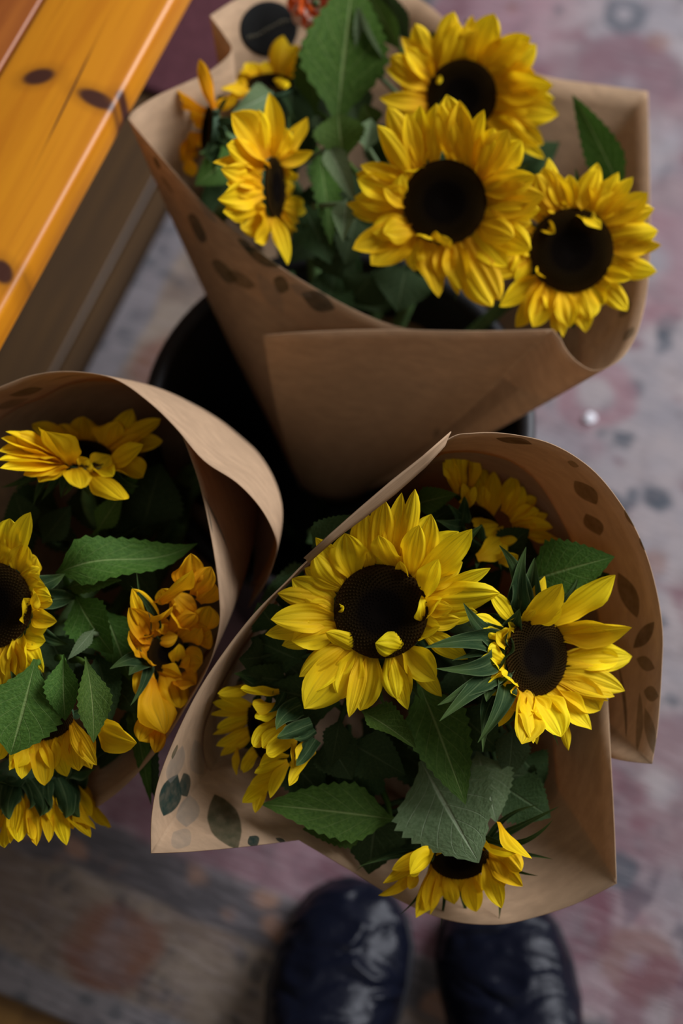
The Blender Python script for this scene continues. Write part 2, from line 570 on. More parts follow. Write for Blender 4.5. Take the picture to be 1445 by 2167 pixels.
for y in (-0.33, 0.93):
    for x in (-0.085, width + 0.04):
        bevel_box('leg', x - 0.025, x + 0.025, y - 0.025, y + 0.025, -BZ, -0.0302, 0.004, M['pine'], bench, (V((BB.x, BB.y, BZ)), BX, BE), 2)
bevel_box('apron', width + 0.065, -0.11, 0.92, 0.94, -0.10, -0.0302, 0.002, M['pine'], bench, (V((BB.x, BB.y, BZ)), BX, BE), 1)
bevel_box('apron', width + 0.065, -0.11, -0.34, -0.32, -0.10, -0.0302, 0.002, M['pine'], bench, (V((BB.x, BB.y, BZ)), BX, BE), 1)
bevel_box('stretcher', (width - 0.045) / 2 - 0.02, (width - 0.045) / 2 + 0.02, -0.319, 0.919, -0.085, -0.0302, 0.002, M['pine'], bench, (V((BB.x, BB.y, BZ)), BX, BE), 1)

# ------------------------------------------------------------------ black bucket
BC = at(716, 878, 0.30)
BCX, BCY = BC.x, BC.y
bucket = empty('bucket', (BCX, BCY, 0.009), 'round black plastic bucket holding the three wrapped bouquets', 'bucket')


def lathe(name, prof, cx, cy, mat, parent, n=72, uvs=False):
    vs, fs = [], []
    for r, z in prof:
        for a in range(n):
            th = 2 * PI * a / n
            vs.append(V((cx + r * math.cos(th), cy + r * math.sin(th), z)))
    for i in range(len(prof) - 1):
        for a in range(n):
            b = (a + 1) % n
            fs.append((i * n + a, i * n + b, (i + 1) * n + b, (i + 1) * n + a))
    return mesh_obj(name, vs, fs, mat, parent, origin=(cx, cy, prof[0][1]))


RB = 415 * ppm(BC)
body = lathe('body', [(0.001, 0.0095), (0.108, 0.0095), (0.112, 0.014), (RB - 0.009, 0.270), (RB - 0.006, 0.285), (RB - 0.009, 0.290),
                      (RB - 0.011, 0.285), (0.109, 0.017), (0.001, 0.017)], BCX, BCY, M['bucket'], bucket)
lathe('rim', [(RB - 0.0055, 0.284), (RB - 0.001, 0.283), (RB + 0.001, 0.287), (RB + 0.001, 0.297), (RB - 0.002, 0.301), (RB - 0.008, 0.301),
              (RB - 0.012, 0.297), (RB - 0.012, 0.291), (RB - 0.0055, 0.291), (RB - 0.0055, 0.284)], BCX, BCY, M['bucket'], bucket)

# ------------------------------------------------------------------ paper wrappers
ARCHIVE = {}


def paper_mat(name, prints, tint=(0.50, 0.34, 0.205)):
    k = NT(name)
    uv, x, y = uvxy(k)
    fib = k.noise(k.scalev(uv, (55.0, 150.0, 1.0)), 1.0, 4.0, 0.65)
    big = k.noise(uv, 22.0, 3.0, 0.6)
    c = k.mix(k.ss(fib, 0.3, 0.72), tuple(v * 0.86 for v in tint), tuple(v * 1.10 for v in tint))
    c = k.mix(k.math('MULTIPLY', k.ss(big, 0.4, 0.7), 0.35), c, tuple(v * 0.80 for v in tint))
    wob = k.math('MULTIPLY', k.math('SUBTRACT', k.noise(uv, 90.0, 2.0), 0.5), 0.5)
    wash = k.noise(uv, 140.0, 3.0, 0.6)
    for (cx, cy, L, W, ang, colr, al) in prints:
        ca, sa = math.cos(ang), math.sin(ang)
        dx = k.math('SUBTRACT', x, cx)
        dy = k.math('SUBTRACT', y, cy)
        a = k.math('DIVIDE', k.math('ADD', k.math('MULTIPLY', dx, ca), k.math('MULTIPLY', dy, sa)), L)
        b = k.math('DIVIDE', k.math('ABSOLUTE', k.math('SUBTRACT', k.math('MULTIPLY', dy, ca), k.math('MULTIPLY', dx, sa))), W)
        v = k.math('SUBTRACT', k.math('SUBTRACT', 1.0, k.math('MULTIPLY', a, a)), k.math('ADD', b, k.math('MULTIPLY', wob, 0.25)))
        mk = k.math('MULTIPLY', k.ss(v, 0.0, 0.12), k.math('MULTIPLY_ADD', wash, 0.5, al - 0.25, True))
        c = k.mix(mk, c, colr)
    tc = k.mix(0.7, c, (0.55, 0.26, 0.05))
    return k.finish(c, 0.8, 0.12, 0.31, tc, k.bump(fib, 0.15, 0.0006))


G1, G2, G3 = (0.020, 0.040, 0.030), (0.065, 0.065, 0.032), (0.20, 0.185, 0.15)


def wrapper(name, segs, T, foot, ring_r, label, prints, bulge=0.0, nv=22, shade_liner=0.8, tint=(0.50, 0.34, 0.205)):
    """segs: lists of (px, py, z [, bulge]); corners where lists meet. Ruled down to a small ring at T."""
    rim = []
    for si, sg in enumerate(segs):
        pts = [at(p[0], p[1], p[2]) for p in sg]
        cr = catmull(pts, 6)
        rim += cr if si == len(segs) - 1 else cr[:-1]
    n = len(rim)
    mid = sum(rim, V()) / n
    ax = (mid - T).normalized()
    e1 = ax.cross(V((0, 1, 0.2))).normalized()
    e2 = ax.cross(e1)
    ang, prev = [], None
    for p in rim:
        q = p - T
        a = math.atan2(q.dot(e2), q.dot(e1))
        if prev is not None:
            while a - prev > PI: a -= 2 * PI
            while a - prev < -PI: a += 2 * PI
        ang.append(a); prev = a
    cum = [0.0]
    for i in range(1, n):
        cum.append(cum[-1] + (rim[i] - rim[i - 1]).length)
    vs, uvs = [], []
    down = (foot - T)
    for j in range(nv + 1):
        for i in range(n):
            lay = 1.0 + 0.16 * i / n
            rad = e1 * math.cos(ang[i]) + e2 * math.sin(ang[i])
            if j == 0:
                p = T + down * 0.45 + rad * ring_r * 0.8 * lay
                l = -0.1
            else:
                v = (j - 1) / (nv - 1)
                a = T + rad * ring_r * lay
                p = a.lerp(rim[i], v) + rad * (bulge * math.sin(PI * v) * (1 - 0.3 * v))
                l = v * (rim[i] - a).length
            vs.append(p)
            uvs.append((cum[i], l))
    fs = grid_faces(n, nv + 1)
    # sample table for placing prints / stickers : photograph pixel -> (uv, point)
    tab = []
    for idx, p in enumerate(vs):
        if idx // n >= nv // 3:
            q = proj(p)
            tab.append((q[0], q[1], uvs[idx], p))
    def find(px, py, ir=None):
        best = sorted(tab, key=lambda t: (t[0] - px) ** 2 + (t[1] - py) ** 2)[:10]
        near = [t for t in best if math.hypot(t[0] - px, t[1] - py) < 30] or best[:1]
        top = min(near, key=lambda t: depth(t[3]))
        near = [t for t in near if (t[3] - top[3]).length < 0.03]
        w = [1 / (4 + (t[0] - px) ** 2 + (t[1] - py) ** 2) for t in near]
        s = sum(w)
        u = sum(t[2][0] * a for t, a in zip(near, w)) / s
        v = sum(t[2][1] * a for t, a in zip(near, w)) / s
        P = sum((t[3] * a for t, a in zip(near, w)), V()) / s
        return (u, v), P
    pr = []
    for (x0, y0, x1, y1, w, colr, al) in prints:
        (u0, v0), P0 = find(x0, y0)
        (u1, v1), P1 = find(x1, y1)
        L = math.hypot(u1 - u0, v1 - v0) / 2
        if L < 0.003 or L > 0.06: L = (P1 - P0).length / 2
        dl = math.hypot(x1 - x0, y1 - y0)
        mx, my, qx, qy = (x0 + x1) / 2, (y0 + y1) / 2, -(y1 - y0) / dl * 14, (x1 - x0) / dl * 14
        (ua, va), _ = find(mx - qx, my - qy)
        (ub, vb), _ = find(mx + qx, my + qy)
        an = math.atan2(v1 - v0, u1 - u0)
        W = abs(-(ub - ua) * math.sin(an) + (vb - va) * math.cos(an)) / 28 * w / 2
        if not 0.3 < W / (w * ppm(P0) / 2) < 4: W = w * ppm(P0) / 2
        W *= 1.3
        pr.append(((u0 + u1) / 2, (v0 + v1) / 2, max(L * 1.1, 0.004), W, math.atan2(v1 - v0, u1 - u0), colr, al))
    ml = paper_mat(name + '_paper', pr, tint)
    o = mesh_obj(name, vs, fs, ml, None, uvs, True, origin=(foot.x, foot.y, foot.z))
    sol = o.modifiers.new('thickness', 'SOLIDIFY')
    sol.thickness = 0.0005
    tag(o, label, 'wrapping paper')
    # inner sheet added to block light and shade the wrapper, cut shorter
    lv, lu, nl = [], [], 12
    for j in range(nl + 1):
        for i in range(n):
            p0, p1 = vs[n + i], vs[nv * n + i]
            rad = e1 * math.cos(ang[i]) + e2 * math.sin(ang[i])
            v = j / nl * shade_liner * (1 + 0.05 * math.sin(i * 0.11))
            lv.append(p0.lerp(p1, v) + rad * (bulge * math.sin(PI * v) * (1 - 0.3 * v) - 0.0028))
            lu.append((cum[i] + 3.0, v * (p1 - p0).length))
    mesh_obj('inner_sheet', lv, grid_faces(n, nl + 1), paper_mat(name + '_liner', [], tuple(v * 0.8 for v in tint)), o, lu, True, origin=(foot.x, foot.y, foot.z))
    return o, find, rim


T_F = at(822, 1128, 0.20)
T_L = at(452, 1000, 0.275)
T_R = at(700, 985, 0.17)
FOOT = {'F': V((BCX + 0.03, BCY - 0.04, 0.02)), 'L': V((BCX - 0.05, BCY - 0.01, 0.02)), 'R': V((BCX + 0.0, BCY + 0.05, 0.02))}

front_segs = [
    [(1180, 1560, .335), (1292, 1604, .372), (1380, 1617, .385)],
    [(1380, 1617, .385), (1392, 1540, .392), (1400, 1430, .405), (1402, 1330, .42), (1385, 1230, .437), (1355, 1140, .455), (1310, 1060, .47), (1250, 990, .484),
     (1170, 940, .497), (1080, 918, .505), (1000, 916, .51), (945, 930, .51), (850, 1010, .503), (760, 1090, .495), (650, 1185, .485), (600, 1235, .477),
     (540, 1295, .468), (480, 1370, .457), (420, 1460, .445), (370, 1560, .432), (335, 1650, .422), (320, 1730, .415), (319, 1806, .410)],
    [(319, 1806, .410), (400, 1803, .400), (520, 1792, .385), (632, 1778, .372)],
    [(632, 1778, .372), (740, 1842, .355), (850, 1908, .345), (950, 1948, .343), (1050, 1957, .345), (1130, 1942, .347), (1220, 1912, .354), (1305, 1870, .365)],
    [(1305, 1870, .365), (1300, 1740, .375), (1293, 1608, .388), (1286, 1470, .385)],
]
front_prints = [
    (372, 1640, 345, 1725, 42, G1, .95), (388, 1638, 392, 1688, 24, G1, .9), (455, 1692, 500, 1795, 50, G2, .9), (528, 1772, 548, 1800, 22, G1, .95),
    (398, 1690, 395, 1748, 40, G3, .55), (370, 1760, 400, 1785, 50, G3, .4), (385, 1580, 362, 1655, 30, G3, .5), (372, 1575, 362, 1605, 12, G2, .8),
    (410, 1570, 430, 1635, 30, G3, .4), (585, 1772, 600, 1790, 16, G1, .9),
    (1050, 928, 1125, 940, 16, G1, .9), (1080, 938, 1115, 942, 8, G1, .8),
    (1215, 1020, 1262, 1065, 26, G1, .8), (1240, 1090, 1272, 1130, 26, G1, .85), (1330, 1075, 1350, 1110, 18, G2, .8), (1362, 1135, 1372, 1160, 10, G1, .8),
    (1310, 1215, 1350, 1305, 30, G1, .8), (1385, 1320, 1345, 1370, 24, G1, .8), (1350, 1395, 1385, 1415, 26, G2, .7), (1330, 1560, 1310, 1400, 9, G1, .75),
    (1362, 1460, 1392, 1475, 24, G2, .7), (1350, 1590, 1352, 1470, 12, G2, .6), (1380, 1590, 1370, 1500, 14, G2, .6), (1200, 975, 1225, 985, 14, G2, .7),
]
w_front, find_f, rim_f = wrapper('paper_wrapper', front_segs, T_F, FOOT['F'], 0.020,
                                 'kraft paper wrapper of the front right bouquet, leaf print inside, above the boots', front_prints, 0.0)

rear_segs = [
    [(1000, 712, .365), (860, 695, .385), (760, 660, .395), (650, 600, .405), (560, 540, .413), (440, 440, .424), (340, 330, .43), (290, 272, .432), (272, 250, .432)],
    [(272, 250, .432), (285, 233, .432), (330, 204, .425), (400, 172, .42), (448, 148, .418), (490, 108, .418), (476, 75, .421), (445, 33, .425)],
    [(445, 33, .425), (520, -10, .41), (640, -40, .40), (760, -45, .395), (850, -20, .39), (900, 6, .388), (955, 52, .385), (1040, 115, .385), (1150, 160, .385), (1260, 178, .382), (1370, 193, .38)],
    [(1370, 193, .38), (1373, 330, .392), (1375, 480, .402), (1370, 600, .408), (1352, 690, .413), (1325, 745, .416), (1292, 773, .416), (1256, 783, .414),
     (1225, 768, .412), (1200, 742, .41), (1185, 715, .409), (1170, 697, .408)],
    [(1170, 697, .408), (1000, 700, .405), (800, 697, .402), (650, 702, .398), (556, 709, .388)],
]
rear_prints = [
    (522, 525, 588, 560, 32, G2, .85), (505, 505, 535, 530, 16, G1, .8), (580, 592, 610, 610, 29, G2, .8), (640, 622, 708, 650, 29, G1, .8), (615, 600, 660, 625, 18, G3, .5),
    (690, 655, 790, 690, 32, G2, .6), (450, 555, 500, 590, 27, G2, .7), (400, 460, 440, 505, 24, G1, .7), (330, 335, 342, 348, 10, G1, .9),
    (345, 370, 372, 410, 18, G1, .6), (300, 265, 325, 300, 21, G3, .6), (420, 420, 460, 470, 24, G3, .5), (690, 770, 730, 840, 32, G1, .5), (740, 850, 800, 900, 54, (0.10, 0.03, 0.03), .6),
    (810, 870, 850, 905, 29, G1, .6), (880, 905, 915, 915, 18, G1, .5), (640, 720, 760, 790, 16, G2, .45), (1335, 640, 1310, 670, 16, G2, .6), (1340, 690, 1320, 720, 16, G2, .6),
    (560, 580, 600, 660, 32, G3, .35),
]
w_rear, find_r, rim_r = wrapper('paper_wrapper', rear_segs, T_R, FOOT['R'], 0.034,
                                'kraft paper wrapper of the rear bouquet with a black round sticker', rear_prints, 0.006)

left_segs = [
    [(385, 920, .448), (402, 965, .447), (422, 1025, .445), (441, 1110, .442), (455, 1190, .438), (463, 1260, .434), (463, 1325, .43), (440, 1410, .42), (390, 1500, .405),
     (330, 1590, .388), (230, 1690, .362), (100, 1755, .345), (-60, 1760, .345), (-200, 1650, .36), (-300, 1450, .39), (-320, 1200, .42), (-250, 1000, .445),
     (-120, 870, .46), (0, 820, .468), (70, 795, .472), (150, 787, .475), (240, 802, .475), (310, 848, .473), (370, 905, .47), (430, 975, .466), (500, 1022, .46), (550, 1075, .45),
     (580, 1132, .44), (583, 1172, .42), (562, 1232, .385), (525, 1285, .34)],
]
left_prints = [
    (20, 838, 90, 822, 14, G2, .7), (110, 805, 190, 800, 10, G2, .6), (-10, 870, 60, 850, 12, G2, .5), (120, 828, 200, 818, 12, G2, .5), (405, 965, 425, 1050, 10, G1, .7),
    (430, 1075, 440, 1130, 8, G1, .6), (500, 880, 540, 930, 14, G3, .4), (440, 870, 480, 885, 10, G3, .4), (390, 850, 420, 858, 10, G3, .3),
]
w_left, find_l, rim_l = wrapper('paper_wrapper', left_segs, T_L, FOOT['L'], 0.030,
                                'kraft paper wrapper of the left bouquet, cut by the left frame edge', left_prints, 0.012)


def strip_part(name, outer, inner, mat, parent):
    """a folded-over paper edge: two polylines of world points, given thickness"""
    n = len(outer)
    m = 5
    vs, uvs = [], []
    for j in range(m):
        for i in range(n):
            t = j / (m - 1)
            vs.append(outer[i].lerp(inner[i], t) + V((0, 0, 0.002 * math.sin(PI * t))))
            uvs.append((0.03 * i, 0.02 * j))
    o = mesh_obj(name, vs, grid_faces(n, m), mat, parent, uvs, True)
    s = o.modifiers.new('thickness', 'SOLIDIFY')
    s.thickness = 0.0006
    return o


oo = [(955, 914, .522), (895, 966, .518), (830, 1017, .514), (760, 1077, .508), (700, 1130, .500), (643, 1182, .492)]
ii = [(942, 944, .508), (900, 990, .504), (838, 1045, .50), (772, 1096, .495), (712, 1140, .49), (653, 1192, .484)]
strip_part('folded_edge', [at(*p) for p in oo], [at(*p) for p in ii], w_front.data.materials[0], w_front)['label'] = 'pale folded paper edge'

# sticker on the rear wrapper
def sticker():
    from mathutils.bvhtree import BVHTree
    me = w_rear.data
    o0 = V(w_rear.location)
    tree = BVHTree.FromPolygons([v.co + o0 for v in me.vertices], [tuple(p.vertices) for p in me.polygons])

    def hit(px, py, h):
        kr = ray(px, py)
        p = tree.ray_cast(CAMP, kr)[0]
        return (p if p is not None else CAMP + kr * 1.2) - kr * h
    rings = [(0.0, .0014)] + [(q, .0014) for q in (0.2, 0.4, 0.6, 0.8, 0.97)] + [(1.0, .0010), (1.0, .0003)]
    vs = [hit(569, 61, .0014)]
    for q, h in rings[1:]:
        for i in range(40):
            th = 2 * PI * i / 40
            vs.append(hit(569 + 61 * q * math.cos(th), 61 + 59 * q * math.sin(th), h))
    fs = [(0, 1 + i, 1 + (i + 1) % 40) for i in range(40)]
    for q in range(len(rings) - 2):
        for i in range(40):
            a0 = 1 + q * 40 + i; b0 = 1 + q * 40 + (i + 1) % 40
            fs.append((a0, a0 + 40, b0 + 40, b0))
    o = mesh_obj('sticker', vs, fs, M['sticker'], w_rear)
    o['label'] = 'round black sticker with faint dull gold script'
    # faint hand-script line, too blurred in the photograph to read: a looping pen stroke
    pts = []
    for i in range(110):
        t = i / 109
        x = 522 + 90 * t + 2.0 * math.cos(t * 70)
        y = 80 - 36 * smooth(t) + 3.6 * math.sin(t * 70) * (0.7 + 0.5 * math.sin(t * 17))
        pts.append(hit(x, y, .0017))
    tv, tf = tube(pts, [0.0005] * len(pts), 5)
    mesh_obj('script_lettering', tv, tf, M['gold'], o)


sticker()

# ------------------------------------------------------------------ sunflowers
NX_P, NY_P = 13, 13


def petal_mesh(B, P, w_dir, nrm_hint, W, bulge, cup, twist, side, ridge, rng, tipsharp=1.8, base_w=0.36, peak=0.45, crump=0.10):
    d = P - B
    L = d.length
    d = d / L
    w = (w_dir - d * w_dir.dot(d)).normalized()
    Nn = d.cross(w)
    if Nn.dot(nrm_hint) < 0: Nn = -Nn
    mid = (B + P) / 2 + Nn * (bulge * L) + w * (side * L)
    vs, uvs = [], []
    ph = rng.uniform(0, 6)
    for j in range(NY_P):
        s = j / (NY_P - 1)
        p = B * (1 - s) ** 2 + mid * (2 * s * (1 - s)) + P * s * s
        tg = ((mid - B) * (1 - s) + (P - mid) * s).normalized()
        ww = (w - tg * w.dot(tg)).normalized()
        nn = tg.cross(ww)
        if nn.dot(Nn) < 0: nn = -nn
        tw = twist * (s - 0.3)
        wr = ww * math.cos(tw) + nn * math.sin(tw)
        nr = nn * math.cos(tw) - ww * math.sin(tw)
        if s < peak:
            f = base_w + (1 - base_w) * smooth(s / peak)
        else:
            t = (s - peak) / (1 - peak)
            f = max(0.012, 1 - t ** tipsharp) ** 0.85
        hw = W * 0.5 * f
        for i in range(NX_P):
            c = -1 + 2 * i / (NX_P - 1)
            off = cup * hw * (c * c - 0.25) + ridge * hw * math.cos(3 * PI * c) * (0.4 + 0.6 * s)
            off += hw * (crump * math.sin(7 * s + ph + 2.2 * c) * abs(c) + crump * 0.5 * math.sin(13 * s + 2 * ph - 3.1 * c) * c * c)
            ce = c * (1 - 0.12 * abs(cup) * abs(c))
            vs.append(p + wr * (ce * hw) + nr * off)
            uvs.append(((c + 1) / 2, s))
    return vs, grid_faces(NX_P, NY_P), uvs


def parse(s):
    out = []
    for it in s.replace('\n', ' ').split(';'):
        it = it.strip()
        if it:
            out.append([float(v) for v in it.split(',')])
    return out


TFOOT = {'F': (T_F, FOOT['F']), 'L': (T_L, FOOT['L']), 'R': (T_R, FOOT['R'])}
FLOWERS = {}


def flower(key, bq, cx, cy, z, rpx, tilt, zoom, petals, bracts, label, mat='petal', el=18, facing=1.0, nauto=12, stemback=0.05, wscale=1.22, seed=0, nback=0):
    rng = random.Random(hash(key) % 1000 if False else sum(ord(c) for c in key) * 7 + seed)
    ox, oy, zs = zoom
    C = at(cx, cy, z)
    vd = (CAMP - C).normalized()
    up = (UPI - vd * UPI.dot(vd)).normalized()
    rt = up.cross(vd).normalized()
    if rt.dot(RIGHT) < 0: rt = -rt
    tl = math.hypot(*tilt)
    n = (vd * (facing * math.sqrt(max(0.0, 1 - tl * tl))) + rt * tilt[0] + up * tilt[1]).normalized()
    k = ppm(C)
    r = rpx * k
    e1 = (rt - n * rt.dot(n))
    if e1.length < 0.35: e1 = (up - n * up.dot(n))
    e1.normalize()
    e2 = n.cross(e1)
    T, foot = TFOOT[bq]
    base = foot + V((rng.uniform(-.02, .02), rng.uniform(-.02, .02), 0))
    root = empty('sunflower', base, label, 'sunflower')
    FLOWERS[key] = (root, C, n, r)
    ring = [(a, C + (e1 * math.cos(a) + e2 * math.sin(a)) * r) for a in [2 * PI * i / 96 for i in range(96)]]
    ringpx = [(a, p, proj(p)) for a, p in ring]

    def rimpoint(px, py, rr=0.96):
        a, p, q = min(ringpx, key=lambda t: (t[2][0] - px) ** 2 + (t[2][1] - py) ** 2)
        ds = math.hypot(q[0] - px, q[1] - py)
        rad = e1 * math.cos(a) + e2 * math.sin(a)
        tan = n.cross(rad)
        return a, C + rad * (r * rr), rad, tan, ds

    def organ(name, bx, by, tx, ty, w, matn, lift, elev, par, green=False):
        px0, py0, px1, py1 = ox + bx / zs, oy + by / zs, ox + tx / zs, oy + ty / zs
        a, B, rad, tan, ds = rimpoint(px0, py0, 0.94 if not green else 1.0)
        B = B + n * lift
        e = math.radians(elev + rng.uniform(-7, 7))
        nat = rad * math.cos(e) + n * math.sin(e)
        if ds > 0.45 * rpx and (not green or n.dot(vd) < 0.45):                      # a petal whose visible foot lies away from the disk rim
            q = B + nat * (ds * k * 0.9)
            kr = ray(px0, py0)
            B = CAMP + kr * ((q - CAMP).dot(kr))
        ln = math.hypot(px1 - px0, py1 - py0) * k
        b2 = proj(B); r2 = proj(B + rad * 0.01)
        inward = ((px1 - b2[0]) * (r2[0] - b2[0]) + (py1 - b2[1]) * (r2[1] - b2[1])) < 0 and n.dot(vd) > 0.35 and not green
        if green:
            b2 = proj(B)
            ln = math.hypot(px1 - b2[0], py1 - b2[1]) * k
        L = max(0.55 * r, min(ln * 1.12, 2.6 * r))
        Qn = B + (n * (0.45 * L) if inward else nat * L)
        kr = ray(px1, py1)
        P = CAMP + kr * ((Qn - CAMP).dot(kr))
        if inward:                               # lies bent over the disk
            P = CAMP + kr * ((C + n * (0.30 * r) - CAMP).dot(n) / kr.dot(n))
            par = 1.4
        if (P - B).length < 0.006:
            return
        d = (P - B).normalized()
        wd = tan - d * tan.dot(d)
        if wd.length < 0.3:
            wd = n.cross(d)
        wd.normalize()
        if green or (wd - vd * wd.dot(vd)).length < 0.6:
            fc = d.cross(vd).normalized()
            if fc.dot(wd) < 0: fc = -fc
            wd = (wd * 0.45 + fc).normalized()
        wv = (wd - vd * wd.dot(vd)).length
        W = w / zs * k * wscale * min(1.5, 1 / max(0.5, wv))
        hint = n if abs(d.dot(n)) < 0.8 else -rad
        if green:
            big = w / zs > 24
            curl = rng.uniform(.08, .34) if key in ('F2', 'F3', 'L3', 'R5', 'F4', 'L5') else rng.uniform(-.10, .02)
            if big: W = max(W, min(0.46 * (P - B).length, 0.65 * r))
            vs, fs, uvs = petal_mesh(B, P, wd, hint, W, curl, rng.uniform(.1, .7), rng.uniform(-.7, .7), rng.uniform(-.3, .3), 0.03, rng, crump=0.26,
                                     tipsharp=1.05, base_w=0.9, peak=0.25)
        else:
            vs, fs, uvs = petal_mesh(B, P, wd, hint, W, rng.uniform(.03, .17) * par, rng.choice((-1, 1, 1)) * rng.uniform(.12, .65), rng.uniform(-.8, .8), rng.uniform(-.07, .07),
                                     rng.uniform(.05, .13), rng, tipsharp=rng.uniform(2.0, 3.2), peak=rng.uniform(.40, .52), crump=rng.uniform(.08, .26))
        mesh_obj(name, vs, fs, M[matn], root, uvs, True, origin=B)

    # seed disk : shallow dome, dished in the middle
    vs, uvs = [C + n * 0.001], [(0, 0)]
    NR, NA = 9, 40
    hgt = lambda q: r * (0.05 + 0.07 * math.sin(PI * min(1, q * 1.02) ** 1.3))
    for j in range(1, NR + 1):
        q = j / NR
        for i in range(NA):
            a = 2 * PI * i / NA
            vs.append(C + (e1 * math.cos(a) + e2 * math.sin(a)) * (r * q) + n * hgt(q))
            uvs.append((q, 0))
    fs = [(0, 1 + i, 1 + (i + 1) % NA) for i in range(NA)]
    for j in range(NR - 1):
        for i in range(NA):
            a0 = 1 + j * NA + i; b0 = 1 + j * NA + (i + 1) % NA
            fs.append((a0, a0 + NA, b0 + NA, b0))
    dk = mesh_obj('seed_disk', vs, fs, M['disk'], root, uvs, True, origin=C)
    # florets in their double spiral, too many to pick apart
    fv, ff, fu = [], [], []
    NF = 620
    ga = PI * (3 - math.sqrt(5))
    for i in range(30, NF):
        q = math.sqrt(i / NF) * 0.985
        a = i * ga
        rad = e1 * math.cos(a) + e2 * math.sin(a)
        tan = n.cross(rad)
        p = C + rad * (r * q) + n * (hgt(q) - 0.0002)
        sz = r * 0.030
        hh = r * (0.03 + 0.05 * smooth((q - 0.5) / 0.3))
        o0 = len(fv)
        for (u, v) in ((1, 0), (0, 1), (-1, 0), (0, -1)):
            fv.append(p + (rad * u + tan * v) * sz); fu.append((max(0, q - 0.06), 0))
        fv.append(p + n * hh + rad * (sz * 0.4)); fu.append((min(1, q + 0.05), 0))
        ff += [(o0, o0 + 1, o0 + 4), (o0 + 1, o0 + 2, o0 + 4), (o0 + 2, o0 + 3, o0 + 4), (o0 + 3, o0, o0 + 4)]
    fl = mesh_obj('florets', fv, ff, M['disk'], dk, fu, False, origin=C)
    fl['kind'] = 'stuff'
    # calyx and stem
    prof = [(1.0, -0.01), (1.04, -0.10), (0.95, -0.26), (0.66, -0.42), (0.36, -0.56), (0.18, -0.75)]
    cv, cf = [], []
    for q, h in prof:
        for i in range(24):
            a = 2 * PI * i / 24
            cv.append(C + (e1 * math.cos(a) + e2 * math.sin(a)) * (r * q) + n * (r * h))
    for j in range(len(prof) - 1):
        for i in range(24):
            b = (i + 1) % 24
            cf.append((j * 24 + i, j * 24 + b, (j + 1) * 24 + b, (j + 1) * 24 + i))
    mesh_obj('calyx', cv, cf, M['calyx'], root, None, True, origin=C)
    s0 = C - n * (r * 0.6)
    s1 = s0 - n * stemback
    tt = T + V((rng.uniform(-.014, .014), rng.uniform(-.014, .014), 0))
    sp = catmull([s0, s1.lerp(tt, 0.15), s1.lerp(tt, 0.6), tt, base], 6)
    tv, tf = tube(sp, [r * 0.16 if i < 3 else 0.0052 for i in range(len(sp))], 10)
    mesh_obj('stem', tv, tf, M['stem'], root, None, True, origin=s0)
    for it in parse(petals):
        organ('petal', *it[:5], mat, -0.0015 + rng.uniform(-.0012, .0012), it[5] if len(it) > 5 else el, 1.0)
    for it in parse(bracts):
        organ('bract', *it[:5], 'bract', -0.25 * r, it[5] if len(it) > 5 else el - 5, 1.0, True)
    for i in range(nback):                       # back row of petals, between and below the others
        a = 2 * PI * (i + rng.uniform(-.3, .3)) / nback
        rad = e1 * math.cos(a) + e2 * math.sin(a)
        e = math.radians(rng.uniform(-2, 14))
        B = C + rad * (r * 0.96) - n * (0.06 * r)
        P = B + (rad * math.cos(e) + n * math.sin(e)) * (r * rng.uniform(1.0, 1.3)) + n.cross(rad) * (r * rng.uniform(-.2, .2))
        vs, fs, uvs = petal_mesh(B, P, n.cross(rad), n, r * rng.uniform(.42, .58), rng.uniform(0, .1), rng.uniform(-.3, .5), rng.uniform(-.5, .5), rng.uniform(-.06, .06),
                                 rng.uniform(.05, .12), rng, tipsharp=rng.uniform(1.9, 2.8), crump=rng.uniform(.08, .22))
        mesh_obj('petal', vs, fs, M[mat], root, uvs, True, origin=B)
    # the ring of bracts behind the petals
    for i in range(nauto):
        a = 2 * PI * (i + rng.uniform(-.25, .25)) / nauto
        rad = e1 * math.cos(a) + e2 * math.sin(a)
        tan = n.cross(rad)
        B = C + rad * (r * 0.98) - n * (r * 0.25)
        e = math.radians(rng.uniform(-65, -12))
        P = B + (rad * math.cos(e) + n * math.sin(e)) * (r * rng.uniform(.75, 1.15))
        vs, fs, uvs = petal_mesh(B, P, tan, n, r * rng.uniform(.40, .56), rng.uniform(.0, .3), rng.uniform(.1, .8), rng.uniform(-1, 1), rng.uniform(-.12, .12), 0.1, rng, crump=0.25,
                                 tipsharp=1.2, base_w=0.8, peak=0.25)
        mesh_obj('bract', vs, fs, M['bract'], root, uvs, True, origin=B)
    return root


